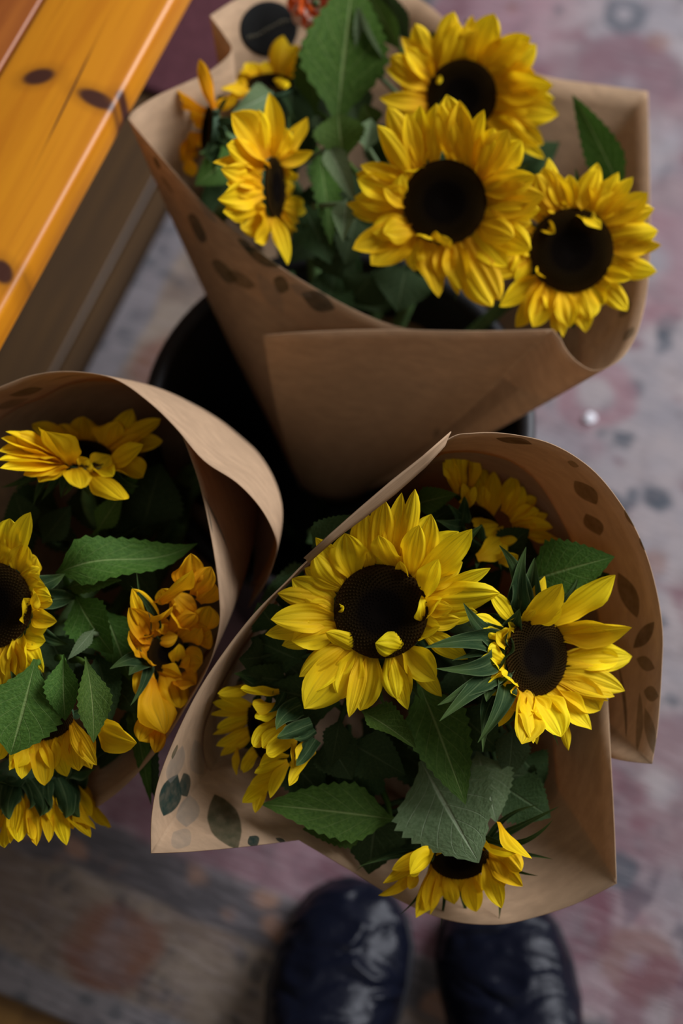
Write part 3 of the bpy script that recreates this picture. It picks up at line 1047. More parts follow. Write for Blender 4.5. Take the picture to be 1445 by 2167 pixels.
Z5 = (540, 900, 2.5804)
flower('F1', 'F', 806, 1294, .450, 100, (0.02, -0.10), Z5, '''
460,870,325,700,140; 520,810,490,590,180; 620,750,600,480,130; 680,740,705,405,120; 740,740,800,368,110; 770,745,872,348,90; 890,770,960,485,160;
930,790,1183,566,130; 950,820,1110,580,215; 1000,940,1335,916,150; 1010,900,1285,780,80; 940,1080,1122,1060,80;
840,1250,985,1392,160; 790,1270,822,1512,110; 735,1285,775,1495,105; 640,1290,572,1558,150; 540,1290,470,1495,140; 560,1320,512,1594,85;
480,1270,268,1548,200; 460,1235,240,1374,115; 430,1130,200,1180,150; 430,1110,55,1142,110; 430,1060,85,1060,140; 420,1010,280,990,100; 440,960,200,838,140; 450,890,270,780,120;
800,750,672,600,125,50; 880,790,895,545,115,45; 990,920,1000,730,120,60; 980,1000,1080,1000,90,45; 930,1060,905,935,100,55; 930,1060,1020,945,80,55; 850,1130,1010,1100,120,40;
830,1230,655,1190,115,50; 560,1280,385,1130,90,50; 450,1000,485,990,40,40; 700,745,640,650,100; 880,770,790,740,55,40
''', '900,1380,905,1500,50; 930,1370,925,1450,40; 700,1450,710,1535,60; 1060,700,1240,545,120; 1000,1100,1110,1030,110; 600,1400,560,1550,80',
       'large open sunflower facing up in the front bouquet, with petals folded over its disk', 'petal_lemon', 14, nback=13)

Z6 = (880, 1130, 3.284)
flower('F2', 'F', 1134, 1389, .432, 83, (0.64, -0.02), Z6, '''
760,560,1015,345,170; 830,560,1015,520,110; 700,520,830,530,70; 960,560,1385,285,170; 990,590,1200,430,150; 1030,620,1500,650,175; 1040,700,1390,715,130;
1030,860,1500,850,175; 1030,890,1410,870,150; 1020,960,1450,1090,160; 1000,1010,1380,1130,110; 980,1020,1335,1160,90; 960,1030,1280,1225,190; 920,1080,1220,1360,150;
840,1110,1010,1410,175; 790,1110,885,1340,140; 740,1110,815,1455,140; 700,1100,735,1460,175; 660,1110,770,1280,140; 640,1100,660,1230,120; 1010,1200,1060,1505,65;
640,1030,520,1060,100; 690,1080,600,980,110; 640,960,450,960,110; 650,880,500,800,140; 665,920,510,850,100; 665,760,560,680,130; 720,600,640,610,110; 700,690,600,720,100
''', '''560,330,580,80,85; 700,370,765,90,95; 820,350,825,165,170; 500,480,700,570,150; 560,560,720,520,140; 420,640,630,725,190; 430,800,580,940,200; 380,950,490,1165,200; 330,800,140,935,95; 250,650,60,790,90;
190,790,250,880,60; 300,1010,165,1300,110; 250,1080,150,1190,90; 470,1160,465,1515,110; 260,1230,430,1450,110; 640,350,590,410,80; 1020,380,1135,280,60; 920,1380,990,1472,35; 300,560,330,480,110
''', 'open sunflower turned to the right in the front bouquet, long petals reaching the paper', 'petal_lemon', 22, nauto=14, stemback=0.03, nback=12)

flower('F3', 'F', 548, 1548, .392, 58, (-0.93, -0.22), (430, 1420, 5.558), '''
900,250,440,210,160; 620,170,170,265,160; 560,350,180,290,120; 880,380,580,400,190; 900,450,615,560,170; 900,560,590,890,220; 980,640,690,900,190; 1130,710,740,970,240; 1100,830,1075,1140,140; 1240,800,1090,1080,140;
1320,970,1010,1350,190; 1000,1010,660,1110,150; 990,1060,600,1200,140; 900,1180,550,1340,130; 1000,1080,785,1495,170; 800,1300,460,1550,210; 740,1300,610,1670,150;
500,420,110,370,140; 480,450,75,510,120; 500,520,160,680,140; 520,560,110,750,130; 510,650,150,880,160; 500,750,200,1000,160; 520,700,300,880,140; 530,900,440,1170,100; 400,900,390,1230,90; 600,960,470,1200,150
''', '700,150,480,135,110; 950,250,760,490,120; 1150,400,860,690,260; 1280,620,870,780,180; 1320,700,1060,785,110; 1320,800,1090,1110,170; 760,120,360,30,140',
       'sunflower turned to the left against the paper in the front bouquet', 'petal_lemon', 62, nauto=8, stemback=0.04, wscale=1.0)

flower('F4', 'F', 1018, 1112, .418, 50, (0.62, 0.50), (920, 930, 4.817), '''
640,720,420,330,180; 660,720,600,320,200; 700,740,800,370,210; 740,770,900,480,200; 760,800,1030,590,180; 780,850,1060,720,180; 790,870,1150,760,160; 800,920,1270,1020,180; 790,900,1200,900,150; 620,700,500,260,150;
220,560,140,140,150; 280,540,225,100,160; 350,480,350,100,150; 220,480,80,230,110; 330,720,290,440,95; 350,740,410,480,115; 480,740,490,470,125; 350,880,650,870,260; 520,1050,700,880,140;
430,1210,700,1000,250; 640,1100,840,1020,110; 640,1230,850,1180,190; 180,760,280,600,95
''', '250,900,300,580,140; 380,1250,470,860,160; 100,850,120,650,110; 160,900,10,820,130', 'shaded sunflower deep under the top paper edge of the front bouquet', 'petal', 30, nauto=8, wscale=1.0)

flower('F5', 'F', 972, 1815, .372, 62, (0.04, -0.72), (740, 1640, 3.141), '''
520,490,280,630,110; 470,510,220,720,95; 430,620,190,800,85; 560,480,400,660,170,50; 480,640,440,950,150; 440,640,395,760,90; 540,640,500,900,160; 560,700,535,930,65; 640,600,700,770,140; 640,640,695,860,115;
760,600,800,800,140; 800,620,840,910,150; 820,600,860,780,110; 900,560,1010,885,150; 950,540,1030,740,150; 1000,520,1150,740,150; 1020,500,1140,640,140; 900,420,1115,510,140,45; 1000,320,1210,555,125; 890,440,880,500,60;
580,480,630,500,120; 690,600,610,740,120
''', '''280,560,50,610,45; 260,640,40,640,35; 360,720,330,930,35; 600,800,600,1020,35; 730,800,790,970,50; 920,720,990,965,50; 1130,560,1250,670,50; 1180,480,1350,560,45; 1120,320,1350,295,60; 1180,290,1260,200,45; 1200,270,1390,210,60;
520,460,545,580,40; 480,440,470,540,50; 980,300,1045,460,50''', 'sunflower facing down below a pale leaf at the bottom of the front bouquet', 'petal', 20, nauto=6, wscale=1.0)

ZR1 = (720, 190, 3.0745)
flower('R1', 'R', 941, 428, .440, 88, (-0.05, 0.04), ZR1, '''
540,470,410,530,80,40; 380,540,240,230,130; 420,520,305,110,140; 460,490,430,150,110; 490,470,520,100,120; 600,460,625,88,160; 730,470,650,88,110; 830,520,690,32,180; 800,500,775,70,150; 850,520,935,130,120; 900,600,1090,260,150; 890,560,1000,250,140;
940,630,1180,330,180; 950,640,1270,560,160; 950,720,1330,690,200; 950,800,1300,780,160; 940,830,1245,870,180; 930,850,1240,1040,190; 920,900,1130,960,160,40; 870,960,1085,1150,150; 840,1000,1040,1370,160; 780,1040,990,1410,180;
740,1050,820,1310,160; 700,1060,660,1230,130; 560,1040,520,950,110,50; 580,1040,725,980,110,50; 560,1030,640,1180,190; 460,1010,640,1350,160; 450,950,80,1035,150; 440,960,200,1140,200; 410,880,200,920,150; 400,800,40,740,120; 400,740,90,700,120;
410,760,280,640,110,40; 420,640,110,580,160; 400,560,130,490,110; 420,680,400,550,120,50; 430,960,280,930,150,40; 500,1010,480,1180,150
''', '740,1200,745,1380,45; 1160,900,1230,480,90; 900,130,650,60,50', 'big open sunflower at the front centre of the rear bouquet', 'petal', 16, nback=14)

ZR2 = (790, 10, 3.524)
flower('R2', 'R', 977, 203, .418, 74, (0.02, 0.05), ZR2, '''
470,480,490,590,45,40; 450,470,600,50,150; 500,460,640,130,130; 560,430,700,160,200; 640,430,770,190,180; 750,430,900,65,210; 800,480,1100,230,190; 800,500,1175,240,190; 860,540,1215,295,210; 880,560,1205,510,180; 920,640,1340,600,210; 930,720,1350,700,170; 940,790,1380,820,220;
920,850,1270,1040,180; 900,900,1280,1150,110; 880,880,1150,1010,150; 400,480,310,140,140; 400,460,210,240,120; 390,580,130,380,180; 390,560,230,330,140; 380,600,90,470,120; 400,660,190,570,130; 400,720,45,695,120; 430,760,195,850,140; 420,720,290,780,140; 620,440,600,300,200
''', '460,250,440,190,150; 720,160,680,100,70', 'open sunflower furthest back in the rear bouquet, above the big one', 'petal', 18, nback=14)

ZR3 = (1040, 340, 3.905)
flower('R3', 'R', 1209, 530, .425, 88, (0.12, 0.06), ZR3, '''
480,440,370,110,160; 560,420,430,55,160; 640,400,500,75,150; 690,390,640,115,130; 740,380,885,65,170; 860,390,970,145,110; 920,400,1050,95,120; 950,420,1168,135,120; 970,470,1290,268,170; 1000,540,1345,400,210; 1010,620,1375,580,190; 1000,720,1310,720,180;
980,800,1215,880,160; 860,900,1160,970,120; 850,950,1000,1000,140; 820,1000,930,1190,130; 740,1040,820,1310,190; 690,1080,725,1370,120; 570,1100,640,1380,170; 560,1110,590,1460,95; 400,1080,340,1375,180; 460,1090,490,1250,120; 300,1060,280,1310,150; 300,1050,65,1205,160;
330,1030,370,920,90,45; 330,800,200,1000,140; 330,760,160,900,110; 700,400,905,565,120,50; 420,520,525,600,100,35; 480,470,350,300,130; 350,640,200,740,150; 560,440,540,330,150; 800,400,780,200,150; 900,440,1090,260,150
''', '690,160,690,60,80', 'open sunflower at the right side of the rear bouquet', 'petal', 14, nback=14)

ZR4 = (340, 60, 4.014)
flower('R4', 'R', 580, 397,   .425, 64, (0.95, 0.04), ZR4, '''
900,1120,600,720,240; 920,1100,830,690,140; 950,1090,920,545,160; 980,1080,1040,830,180; 940,1090,740,760,190; 1000,1090,1245,755,150; 1000,1100,1295,1050,120; 900,1160,445,1140,140; 890,1200,560,990,180; 890,1300,510,1190,170; 890,1400,485,1450,210; 890,1480,530,1560,180; 890,1560,680,1700,210;
900,1590,800,1810,180; 880,1340,560,1320,200; 1000,1120,1060,1035,110; 1000,1150,1060,1340,120; 1010,1170,1160,1290,100; 1010,1350,1000,1520,100; 1010,1400,1140,1335,110; 1010,1560,1030,1860,140; 980,1570,850,1720,130; 1010,1560,1180,1710,110; 1010,1500,1235,1560,100; 1010,1480,1215,1470,85; 960,1600,1080,2010,120
''', '1180,1160,1210,1140,50; 1150,1700,1260,1660,60; 1100,900,1090,740,40', 'sunflower turned to the right beside the left paper edge of the rear bouquet', 'petal', 24, nauto=12)

flower('R5', 'R', 440, 276, .412, 50, (-0.86, 0.10), ZR4, '''
430,690,330,260,120; 390,700,90,540,120; 380,720,525,795,140; 340,830,280,760,110; 330,900,50,1000,170; 310,950,345,1020,130; 260,1030,300,1100,100; 240,1100,275,1260,120; 480,590,650,600,120; 330,860,420,880,120; 220,950,110,1120,150; 330,800,230,660,120
''', '420,900,560,960,160; 430,1020,500,1160,160; 420,980,330,1060,120', 'amber sunflower at the far left of the rear bouquet, seen from the side', 'petal_amber', 50, facing=0.3, nauto=10, wscale=1.0)

flower('R6', 'R', 572, 178, .402, 48, (0.0, 0.92), ZR4, '''
820,490,520,520,120; 830,460,640,420,130; 850,450,740,290,150; 900,440,900,280,160; 960,450,1060,515,130; 1000,420,1040,60,210; 1080,420,1150,310,160; 800,490,560,600,100; 900,440,1000,330,140; 840,460,700,350,140; 1040,420,1170,140,150; 760,480,620,480,120
''', '900,520,960,640,120; 820,540,760,640,120', 'sunflower partly hidden below the black sticker', 'petal', 30, nauto=8, wscale=1.0)

ZL1 = (0, 850, 4.014)
flower('L1', 'L', 180, 962, .425, 56, (0.08, 0.86), ZL1, '''
560,560,385,250,290,75; 640,550,685,738,200,20; 700,540,762,492,150,50; 550,570,265,640,150; 760,560,1055,832,200; 770,560,935,455,180,60; 820,560,955,640,130; 880,470,1218,365,160; 940,500,1212,645,190; 900,430,1190,310,210; 860,410,1125,62,170; 980,360,1365,148,120; 1000,350,1382,335,140;
720,400,710,125,250; 800,410,800,340,90; 640,400,500,195,160; 600,420,275,188,120; 560,440,130,270,160; 540,460,50,255,120; 520,480,12,310,130; 500,500,-10,420,120; 520,540,-20,500,150; 530,560,0,565,130; 520,590,200,625,130; 540,600,330,685,140; 500,520,265,440,140; 620,410,430,210,150; 880,420,1010,170,190
''', '100,640,8,730,90,-40; 200,640,118,752,70,-40; 320,690,285,885,80,-40; 400,680,352,838,75,-40; 560,720,535,802,60,-40; 1000,680,1180,720,110,-30; 140,660,300,760,140,-50; 700,720,760,800,100,-50',
       'sunflower tilted up and away at the top of the left bouquet', 'petal', 26, nauto=12)

ZL2 = (0, 1070, 3.0104)
flower('L2', 'L', -18, 1281, .440, 92, (-0.40, 0.0), ZL2, '''
-30,350,-30,120,150; 40,350,62,82,150; 20,350,-10,150,130; 120,370,195,42,115; 150,380,170,250,130; 170,390,232,325,120; 190,400,255,400,90; 170,450,292,520,115; 180,480,250,440,80; 180,560,325,580,100; 190,600,335,615,90; 185,760,150,590,120,45; 190,700,362,738,110; 200,780,305,775,100;
150,850,290,862,125; 150,900,278,1062,130; 160,870,170,1085,130; 70,930,40,1255,160; 0,930,15,1312,140; -60,930,-80,1250,150; 100,920,110,1110,140; 180,640,230,560,110; 30,930,-10,1200,140
''', '190,830,205,890,40; 220,1000,235,1010,40; 200,560,350,590,60', 'large sunflower cut by the left frame edge in the left bouquet', 'petal_lemon', 16)

flower('L3', 'L', 352, 1381, .408, 42, (0.42, -0.15), ZL2, '''
1000,870,1132,830,100; 990,850,830,880,140; 1000,810,1030,755,130; 940,830,820,650,150; 980,790,840,530,140; 1150,790,900,690,85; 1230,780,1080,620,150; 1250,690,1090,560,120; 1090,610,1030,530,130; 1000,610,1225,410,130; 1170,540,1215,305,170; 1230,570,1345,390,120; 1260,610,1372,500,125;
1280,800,1335,640,150; 1240,850,1345,800,160; 1150,1050,1140,880,90,40; 1170,1060,1212,960,90,40; 980,1000,890,930,120; 940,1060,872,1215,120; 950,1080,830,990,110; 970,1070,1160,1090,90; 970,1100,1050,1455,190; 1060,1110,1150,1290,190; 1110,1110,1248,1140,140; 1000,1340,888,1500,140;
1020,1400,985,1575,100; 980,740,1100,640,150; 1100,760,1250,690,130; 950,960,820,800,140; 1150,980,1290,1000,150; 1180,820,1280,760,150
''', '780,620,830,510,60; 900,560,870,420,40; 700,800,870,830,150; 720,900,830,940,150; 720,1000,820,1080,150; 700,1120,830,1275,60; 640,1090,700,1040,110', 'amber ruffled sunflower at the right paper edge of the left bouquet', 'petal_amber', 40, nauto=10)

ZL4 = (0, 1440, 4.129)
flower('L4', 'L', 92, 1522, .425, 62, (0.05, -0.72), ZL4, '''
100,500,80,785,190; 0,500,-40,700,170; 220,480,190,860,210; 330,480,390,918,230; 460,430,585,840,180; 520,420,600,720,190; 600,400,690,790,180; 680,420,800,775,200; 740,380,845,740,160; 760,340,1195,545,250; 760,320,900,180,140; 780,350,900,440,110; 160,500,130,760,180; 400,460,460,780,200; 280,480,270,760,200
''', '', 'sunflower under the big green leaf in the left bouquet, petals hanging down', 'petal', 38, nauto=8, wscale=1.0)

flower('L5', 'L', 85, 1642, .350, 92, (0.0, -0.80), ZL4, '''
0,980,-40,1380,160; 50,980,40,1462,180; 180,1000,160,1412,200; 130,1000,90,1425,140; 270,1050,320,1445,130; 350,1050,425,1415,115; 420,1020,430,1220,110; 480,1080,582,1440,160; 560,1060,792,1372,210; 620,1000,835,1300,170; 660,980,800,1190,140; 740,920,972,1282,200; 250,1200,290,1390,90; 520,1060,640,1300,160
''', '30,940,10,1180,85; 150,950,80,1215,110; 280,950,340,1195,110; 370,950,385,1180,80; 500,960,572,1205,120; 600,940,695,1195,120; 700,880,795,1125,120; -40,940,-60,1180,100; 220,950,240,1130,90; 440,960,460,1120,90',
       'lowest sunflower of the left bouquet, seen from behind with dark green bracts', 'petal', 2, facing=-0.45, nauto=10, stemback=0.02, wscale=1.0)

# ------------------------------------------------------------------ leaves (parts of the sunflowers)
NXL, NYL = 13, 27


def leaf(key, bx, by, bz, tx, ty, tz, wpx, mat='leaf', fold=0.25, roll=0.0, arch=0.1, wave=0.10, sx=0.0, peak=0.36, tooth=0.06, sway=0.0):
    root, C, n, r = FLOWERS[key]
    rng = random.Random(int(bx * 7 + by * 3 + tx))
    B, P = at(bx, by, bz), at(tx, ty, tz)
    d = P - B
    L = d.length
    d = d / L
    vd = (CAMP - (B + P) / 2).normalized()
    w = d.cross(vd).normalized()
    Nn = w.cross(d).normalized()
    w, Nn = w * math.cos(roll) + Nn * math.sin(roll), Nn * math.cos(roll) - w * math.sin(roll)
    W = wpx * ppm(B)
    mid = (B + P) / 2 + Nn * (arch * L) + w * (sx * L)
    ph = rng.uniform(0, 6)
    vs, uvs = [], []
    for j in range(NYL):
        s = j / (NYL - 1)
        p = B * (1 - s) ** 2 + mid * (2 * s * (1 - s)) + P * s * s
        tg = ((mid - B) * (1 - s) + (P - mid) * s).normalized()
        ww = (w - tg * w.dot(tg)).normalized()
        nn = ww.cross(tg)
        if nn.dot(Nn) < 0: nn = -nn
        p = p + nn * (sway * L * math.sin(2 * PI * s))
        f = 0.06 + 0.94 * smooth(s / peak) if s < peak else max(0.01, 1 - ((s - peak) / (1 - peak)) ** 1.55)
        for i in range(NXL):
            c = -1 + 2 * i / (NXL - 1)
            tw = 1 + (tooth * (((j * 1) % 2) * 2 - 1) if abs(c) > 0.99 else 0)
            hw = W * 0.5 * f * tw
            fa = fold * (0.6 + 0.4 * math.sin(2.2 * s + ph))
            off = abs(c) * hw * math.sin(fa) * (0.5 + 0.5 * abs(c)) + wave * hw * math.sin(9 * s + ph + (1.7 if c > 0 else 0)) * c * c
            vs.append(p + ww * (c * hw * math.cos(fa)) + nn * off)
            uvs.append(((c + 1) / 2, s))
    fs = grid_faces(NXL, NYL)
    # leaf stalk, reaching back towards the stems
    T = C - n * 0.06
    q = B + (T - B).normalized() * min(0.025, (T - B).length * 0.6) - V((0, 0, 0.012))
    tv, tf = tube([B + d * 0.004, B.lerp(q, 0.5) - V((0, 0, 0.003)), q], [0.0016, 0.0019, 0.0023], 6)
    o = len(vs)
    fs += [tuple(o + i for i in f) for f in tf]
    vs += tv
    uvs += [(0.3, 0.03)] * len(tv)
    mesh_obj('leaf', vs, fs, M[mat], root, uvs, True, origin=B)


# front bouquet
leaf('F2', 1112, 1232, .425, 1300, 1178, .445, 140, 'leaf', 0.35, 0.15, 0.12, 0.12)
leaf('F2', 1150, 1245, .41, 1290, 1215, .42, 80, 'leaf_dark', 0.2, 0, 0.1)
leaf('F1', 885, 1440, .412, 985, 1702, .405, 140, 'leaf', 0.25, 0.1, 0.10, 0.08)
leaf('F1', 765, 1505, .42, 880, 1584, .425, 95, 'leaf', 0.75, 0.5, 0.12, 0.10)
leaf('F5', 890, 1610, .385, 1013, 1826, .40, 225, 'leaf_pale', 0.12, -0.1, 0.05, 0.08, peak=0.40)
leaf('F5', 1010, 1590, .38, 1050, 1740, .382, 120, 'leaf_pale', 0.3, 0.2, 0.1)
leaf('F3', 840, 1735, .372, 552, 1702, .388, 130, 'leaf', 0.35, -0.2, 0.08, 0.10)
leaf('F3', 790, 1745, .365, 640, 1755, .372, 90, 'leaf', 0.2, 0.1, 0.05)
leaf('F4', 870, 1070, .43, 968, 1046, .44, 60, 'leaf', 0.3, 0.3, 0.1)
leaf('F4', 900, 1110, .42, 960, 1075, .42, 70, 'leaf_dark', 0.3, 0.2, 0.1)
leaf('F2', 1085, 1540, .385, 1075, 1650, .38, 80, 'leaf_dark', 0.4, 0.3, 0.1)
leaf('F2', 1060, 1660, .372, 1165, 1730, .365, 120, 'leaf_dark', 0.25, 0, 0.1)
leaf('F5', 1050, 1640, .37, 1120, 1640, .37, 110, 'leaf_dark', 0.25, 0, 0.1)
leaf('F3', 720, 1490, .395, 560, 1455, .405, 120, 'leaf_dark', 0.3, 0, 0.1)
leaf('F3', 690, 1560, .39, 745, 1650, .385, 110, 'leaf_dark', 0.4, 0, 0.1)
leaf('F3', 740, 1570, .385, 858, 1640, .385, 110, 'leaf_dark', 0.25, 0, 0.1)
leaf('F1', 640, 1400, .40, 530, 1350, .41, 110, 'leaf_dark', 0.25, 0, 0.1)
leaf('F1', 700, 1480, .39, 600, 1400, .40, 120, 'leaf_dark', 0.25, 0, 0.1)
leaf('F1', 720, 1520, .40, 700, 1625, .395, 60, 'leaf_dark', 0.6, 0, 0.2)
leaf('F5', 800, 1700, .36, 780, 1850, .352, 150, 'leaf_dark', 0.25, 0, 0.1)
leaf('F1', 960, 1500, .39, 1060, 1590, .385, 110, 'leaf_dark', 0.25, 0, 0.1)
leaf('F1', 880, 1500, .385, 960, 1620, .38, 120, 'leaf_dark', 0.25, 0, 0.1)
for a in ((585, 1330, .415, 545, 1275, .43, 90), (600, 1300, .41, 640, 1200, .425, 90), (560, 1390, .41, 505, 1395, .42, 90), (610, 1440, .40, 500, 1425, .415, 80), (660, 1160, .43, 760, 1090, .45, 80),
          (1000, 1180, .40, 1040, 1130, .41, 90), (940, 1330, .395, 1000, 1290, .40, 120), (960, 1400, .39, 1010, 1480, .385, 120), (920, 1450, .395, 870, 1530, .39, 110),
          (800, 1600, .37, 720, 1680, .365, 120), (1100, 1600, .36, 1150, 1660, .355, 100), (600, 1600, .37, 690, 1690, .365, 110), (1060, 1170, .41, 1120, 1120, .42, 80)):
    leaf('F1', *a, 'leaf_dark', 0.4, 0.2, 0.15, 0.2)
# left bouquet
leaf('L3', 118, 1215, .43, 418, 1150, .43, 118, 'leaf', 0.45, 0.35, 0.06, 0.30, sx=0.03, sway=0.10, peak=0.25)
leaf('L3', 140, 1245, .42, 258, 1228, .432, 60, 'leaf', 0.5, 0.5, 0.2)
leaf('L3', 160, 1262, .42, 240, 1385, .415, 110, 'leaf', 0.4, -0.3, 0.18, 0.14)
leaf('L3', 200, 1330, .43, 143, 1396, .435, 30, 'leaf_pale', 0.8, 0.2, 0.1)
leaf('L4', 75, 1395, .455, 22, 1598, .445, 170, 'leaf', 0.25, 0.15, 0.10, 0.06, peak=0.55)
leaf('L4', 135, 1385, .452, 138, 1525, .445, 85, 'leaf', 0.7, -0.2, 0.15, peak=0.5)
leaf('L4', 180, 1390, .452, 198, 1572, .445, 80, 'leaf', 0.8, 0.35, 0.18, 0.2, peak=0.5)
leaf('L4', 205, 1380, .41, 235, 1530, .405, 80, 'leaf_dark', 0.4, 0.2, 0.1)
leaf('L3', 268, 1450, .385, 320, 1704, .365, 44, 'leaf', 0.3, 0.3, 0.06)
leaf('L3', 300, 1520, .38, 332, 1695, .36, 52, 'leaf_dark', 0.3, -0.3, 0.06)
leaf('L3', 220, 1290, .41, 275, 1440, .40, 110, 'leaf', 0.35, 0.2, 0.1)
leaf('L3', 200, 1400, .395, 290, 1510, .385, 110, 'leaf_dark', 0.35, 0.2, 0.1)
leaf('L1', 205, 1125, .40, 262, 1040, .415, 55, 'leaf', 0.4, 0.2, 0.1)
leaf('L1', 260, 1035, .41, 292, 1015, .415, 40, 'leaf', 0.4, 0.2, 0.1)
leaf('L1', 90, 1150, .395, 150, 1070, .40, 70, 'leaf_dark', 0.4, 0.2, 0.1)
leaf('L1', 60, 1130, .39, 30, 1040, .40, 80, 'leaf_dark', 0.4, 0.2, 0.1)
leaf('L1', 300, 1120, .37, 340, 980, .38, 150, 'leaf_dark', 0.2, 0.0, 0.1)
leaf('L1', 240, 1130, .36, 270, 1050, .37, 150, 'leaf_dark', 0.2, 0.0, 0.1)
leaf('L2', 110, 1300, .41, 130, 1210, .415, 70, 'leaf_dark', 0.3, 0.2, 0.1)
leaf('L2', 100, 1340, .41, 150, 1440, .405, 90, 'leaf_dark', 0.3, 0.2, 0.1)
# rear bouquet
leaf('R2', 712, 275, .40, 748, -50, .425, 190, 'leaf', 0.22, 0.05, 0.08, 0.05, peak=0.42)
leaf('R2', 668, 245, .395, 655, 60, .41, 80, 'leaf', 0.3, 0.25, 0.08, 0.05, peak=0.45)
leaf('R2', 815, 180, .405, 756, 12, .425, 70, 'leaf_pale', 0.7, 0.35, 0.12, 0.1)
leaf('R2', 850, 110, .40, 775, -30, .42, 60, 'leaf', 0.7, 0.3, 0.12, 0.1)
leaf('R2', 870, 90, .395, 800, -40, .41, 60, 'leaf_dark', 0.4, 0.3, 0.1)
leaf('R1', 728, 345, .41, 716, 238, .43, 115, 'leaf', 0.55, 0.1, 0.2, 0.12, peak=0.6)
leaf('R1', 775, 320, .41, 785, 250, .415, 60, 'leaf_pale', 0.5, 0.1, 0.1)
leaf('R1', 790, 270, .40, 770, 220, .41, 60, 'leaf', 0.5, 0.1, 0.1)
leaf('R4', 692, 305, .415, 752, 432, .43, 58, 'leaf_pale', 0.45, 0.1, 0.12, 0.05)
leaf('R4', 735, 420, .42, 726, 512, .425, 62, 'leaf_pale', 0.4, -0.2, 0.15, 0.25)
leaf('R4', 672, 310, .405, 700, 520, .40, 72, 'leaf', 0.4, 0.3, 0.1, 0.1, tooth=0.16)
leaf('R3', 1322, 425, .395, 1211, 200, .415, 85, 'leaf', 0.45, 0.3, 0.06, 0.05, sx=0.05)
leaf('R6', 578, 195, .41, 490, 238, .42, 70, 'leaf_pale', 0.4, 0.2, 0.15)
leaf('R5', 500, 320, .40, 412, 392, .405, 90, 'leaf', 0.3, 0.2, 0.1)
leaf('R4', 640, 430, .39, 700, 560, .38, 110, 'leaf_dark', 0.3, 0.2, 0.1)
leaf('R1', 760, 520, .38, 660, 560, .375, 120, 'leaf_dark', 0.3, 0.2, 0.1)
leaf('R1', 790, 580, .37, 740, 640, .355, 120, 'leaf_dark', 0.3, 0.2, 0.1)
leaf('R1', 860, 560, .37, 840, 660, .36, 130, 'leaf_dark', 0.3, 0.2, 0.1)
leaf('R5', 470, 250, .39, 520, 380, .385, 120, 'leaf_dark', 0.3, 0.2, 0.1)
leaf('R6', 620, 180, .385, 600, 300, .38, 120, 'leaf_dark', 0.3, 0.2, 0.1)
leaf('R1', 720, 330, .38, 690, 470, .38, 140, 'leaf_dark', 0.3, 0.2, 0.1)
leaf('R1', 760, 420, .385, 730, 560, .38, 130, 'leaf_dark', 0.3, 0.2, 0.1)

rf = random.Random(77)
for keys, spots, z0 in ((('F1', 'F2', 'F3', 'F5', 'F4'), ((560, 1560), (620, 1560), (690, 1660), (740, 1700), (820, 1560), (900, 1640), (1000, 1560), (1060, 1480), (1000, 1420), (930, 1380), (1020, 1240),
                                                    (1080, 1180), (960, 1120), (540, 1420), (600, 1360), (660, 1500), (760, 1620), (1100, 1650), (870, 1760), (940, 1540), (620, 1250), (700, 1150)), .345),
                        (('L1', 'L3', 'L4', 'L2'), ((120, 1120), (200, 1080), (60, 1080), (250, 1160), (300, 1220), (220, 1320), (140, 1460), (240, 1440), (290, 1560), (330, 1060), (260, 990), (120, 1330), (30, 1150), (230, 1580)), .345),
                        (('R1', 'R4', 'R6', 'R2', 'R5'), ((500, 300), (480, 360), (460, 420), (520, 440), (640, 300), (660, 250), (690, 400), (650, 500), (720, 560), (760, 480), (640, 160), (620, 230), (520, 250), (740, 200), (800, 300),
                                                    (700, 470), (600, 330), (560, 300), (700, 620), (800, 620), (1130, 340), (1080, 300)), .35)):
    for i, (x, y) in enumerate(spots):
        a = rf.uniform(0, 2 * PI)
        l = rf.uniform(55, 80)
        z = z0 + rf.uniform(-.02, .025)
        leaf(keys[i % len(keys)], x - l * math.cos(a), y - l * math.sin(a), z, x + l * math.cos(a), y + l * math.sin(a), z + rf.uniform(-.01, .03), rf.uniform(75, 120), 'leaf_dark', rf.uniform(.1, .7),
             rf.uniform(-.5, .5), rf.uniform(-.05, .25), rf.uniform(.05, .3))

# ------------------------------------------------------------------ orange blossom behind the sticker
def blossom():
    c = at(668, 6, .41)
    vd = (CAMP - c).normalized()
    rng = random.Random(5)
    base = V((c.x, c.y - 0.03, 0.25))
    root = empty('orange_blossom', base, 'small orange and white blossom between the black sticker and the tall leaf', 'flower')
    e1 = vd.cross(V((0, 0, 1))).normalized()
    e2 = vd.cross(e1)
    for rw, (nn, ln, el) in enumerate(((9, .019, 10), (7, .015, 45), (5, .010, 70))):
        for i in range(nn):
            a = 2 * PI * i / nn + rw * 0.4
            rad = e1 * math.cos(a) + e2 * math.sin(a)
            e = math.radians(el)
            B = c + rad * 0.003
            P = B + (rad * math.cos(e) + vd * math.sin(e)) * ln
            vs, fs, uvs = petal_mesh(B, P, vd.cross(rad), vd, ln * 0.95, .15, .4, 0, 0, 0, rng, tipsharp=3.5)
            mesh_obj('petal', vs, fs, M['rose_pale'] if i % 3 == 1 else M['rose_orange'], root, uvs, True, origin=B)
    sp = catmull([c - vd * 0.002, c - vd * 0.03 - V((0, 0, .02)), base.lerp(c, 0.4), base], 5)
    tv, tf = tube(sp, [0.003] * len(sp), 8)
    mesh_obj('stem', tv, tf, M['stem'], root)


blossom()

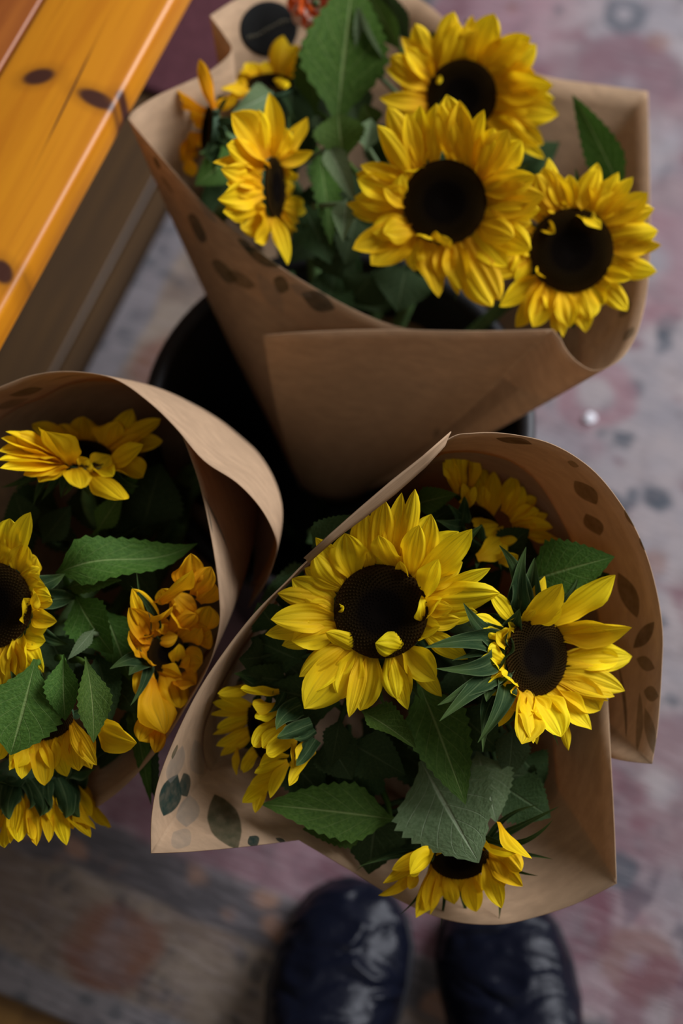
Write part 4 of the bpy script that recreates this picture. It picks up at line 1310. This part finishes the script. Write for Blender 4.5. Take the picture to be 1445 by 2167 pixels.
# ------------------------------------------------------------------ boots
def boot_mat():
    k = NT('boot_black')
    tc = k.n('TexCoord').outputs['Object']
    a = k.noise(k.scalev(tc, (20.0, 34.0, 24.0)), 1.0, 1.0, 0.4, 1.0)
    b = k.noise(tc, 240.0, 3.0, 0.6)
    return k.finish((0.0042, 0.0050, 0.0100), 0.26, 0.11, 0, None, k.bump(k.math('ADD', a, k.math('MULTIPLY', b, 0.04)), 0.9, 0.016))


M['boot'] = boot_mat()
M['sole'] = simple('sole_black', (0.008, 0.008, 0.010), 0.7, 0.3, 80, 0.1, 0.2)


def boot(toe, heel_dir, mirror, label):
    """toe: world point of the toe tip on the rug; heel_dir: unit vector from toe to heel"""
    ey = heel_dir
    ex = V((ey.y, -ey.x, 0))
    if ex.x < 0: ex = -ex
    ex = ex * mirror
    root = empty('boot', toe + ey * 0.14, label, 'boot', )
    z0 = 0.0095
    # station: distance from toe, half width, side offset, z at the top, top roundness
    st = [(0.000, .012, .000, .034), (0.006, .026, .000, .042), (0.018, .039, .000, .050), (0.040, .050, -.001, .058), (0.070, .055, -.002, .064), (0.100, .055, -.003, .072),
          (0.130, .048, -.002, .086), (0.155, .044, .000, .105), (0.175, .042, .000, .130)]
    na = 22
    vs, fs = [], []
    for d, hw, so, zt in st:
        for i in range(na + 1):
            th = PI * i / na
            x = math.copysign(abs(math.cos(th)) ** 0.8, math.cos(th)) * hw + so
            zz = z0 + 0.022 + (zt - 0.022) * (math.sin(th) ** 0.75 if 0 < i < na else 0)
            wr = 0.0016 * math.sin(d * 260 + x * 40) * (1 if 0.06 < d < 0.15 else 0) * math.sin(th)
            vs.append(toe + ex * x + ey * d + V((0, 0, zz + wr)))
    fs += grid_faces(na + 1, len(st))
    # shaft: rings round the ankle, top open
    off = len(vs)
    ns = 28
    rings = [(.118, .045, .245, .024), (.120, .045, .245, .075), (.150, .043, .245, .110), (.162, .044, .247, .130), (.160, .046, .249, .145), (.158, .047, .250, .155), (.161, .044, .247, .155), (.163, .041, .244, .120)]
    for y0, hw, y1, z in rings:
        cy, hy = (y0 + y1) / 2, (y1 - y0) / 2
        for i in range(ns):
            th = 2 * PI * i / ns
            vs.append(toe + ex * (hw * math.cos(th)) + ey * (cy + hy * math.sin(th)) + V((0, 0, z0 + z)))
    for j in range(len(rings) - 1):
        for i in range(ns):
            b = (i + 1) % ns
            fs.append((off + j * ns + i, off + j * ns + b, off + (j + 1) * ns + b, off + (j + 1) * ns + i))
    up = mesh_obj('upper', vs, fs, M['boot'], root, None, True, origin=toe + ey * 0.14)
    # sole
    out = []
    prof = [(0.000, .013), (0.007, .029), (0.020, .043), (0.042, .053), (0.072, .0565), (0.100, .055), (0.135, .047), (0.170, .043), (0.210, .044), (0.240, .036), (0.252, .018)]
    loop = [(hw, d) for d, hw in prof] + [(-hw, d) for d, hw in reversed(prof)]
    n = len(loop)
    sv = []
    for z, sc in ((0.0, 0.97), (0.003, 1.0), (0.020, 1.0), (0.0235, 0.965)):
        for x, d in loop:
            sv.append(toe + ex * (x * sc) + ey * (d * (1 if sc > .99 else 0.995) - 0.002) + V((0, 0, z0 + z)))
    sf = []
    for j in range(3):
        for i in range(n):
            b = (i + 1) % n
            sf.append((j * n + i, j * n + b, (j + 1) * n + b, (j + 1) * n + i))
    sf.append(tuple(reversed(range(n))))
    sf.append(tuple(range(3 * n, 4 * n)))
    mesh_obj('sole', sv, sf, M['sole'], root, None, True, origin=toe + ey * 0.14)


tl, hl = at(772, 1868, 0.03), at(688, 2200, 0.03)
boot(V((tl.x, tl.y, 0)), (V((hl.x, hl.y, 0)) - V((tl.x, tl.y, 0))).normalized(), 1, 'glossy black boot on the left, toe just below the front bouquet')
tr_, hr = at(1026, 1885, 0.03), at(1108, 2200, 0.03)
boot(V((tr_.x, tr_.y, 0)), (V((hr.x, hr.y, 0)) - V((tr_.x, tr_.y, 0))).normalized(), 1, 'glossy black boot on the right, toe hidden under the brown paper')

# ------------------------------------------------------------------ white crumb on the rug
def crumb():
    c = at(1248, 887, 0.010)
    bm = bmesh.new()
    bmesh.ops.create_icosphere(bm, subdivisions=2, radius=0.0055)
    rng = random.Random(3)
    for v in bm.verts:
        v.co *= rng.uniform(.8, 1.15)
        v.co.z *= 0.55
    me = bpy.data.meshes.new('crumb')
    bm.to_mesh(me); bm.free()
    me.materials.append(M['crumb'])
    o = bpy.data.objects.new('crumb', me)
    COL.objects.link(o)
    o.location = c + V((0, 0, 0.0018))
    tag(o, 'tiny white crumb on the rug right of the bucket', 'crumb')


crumb()
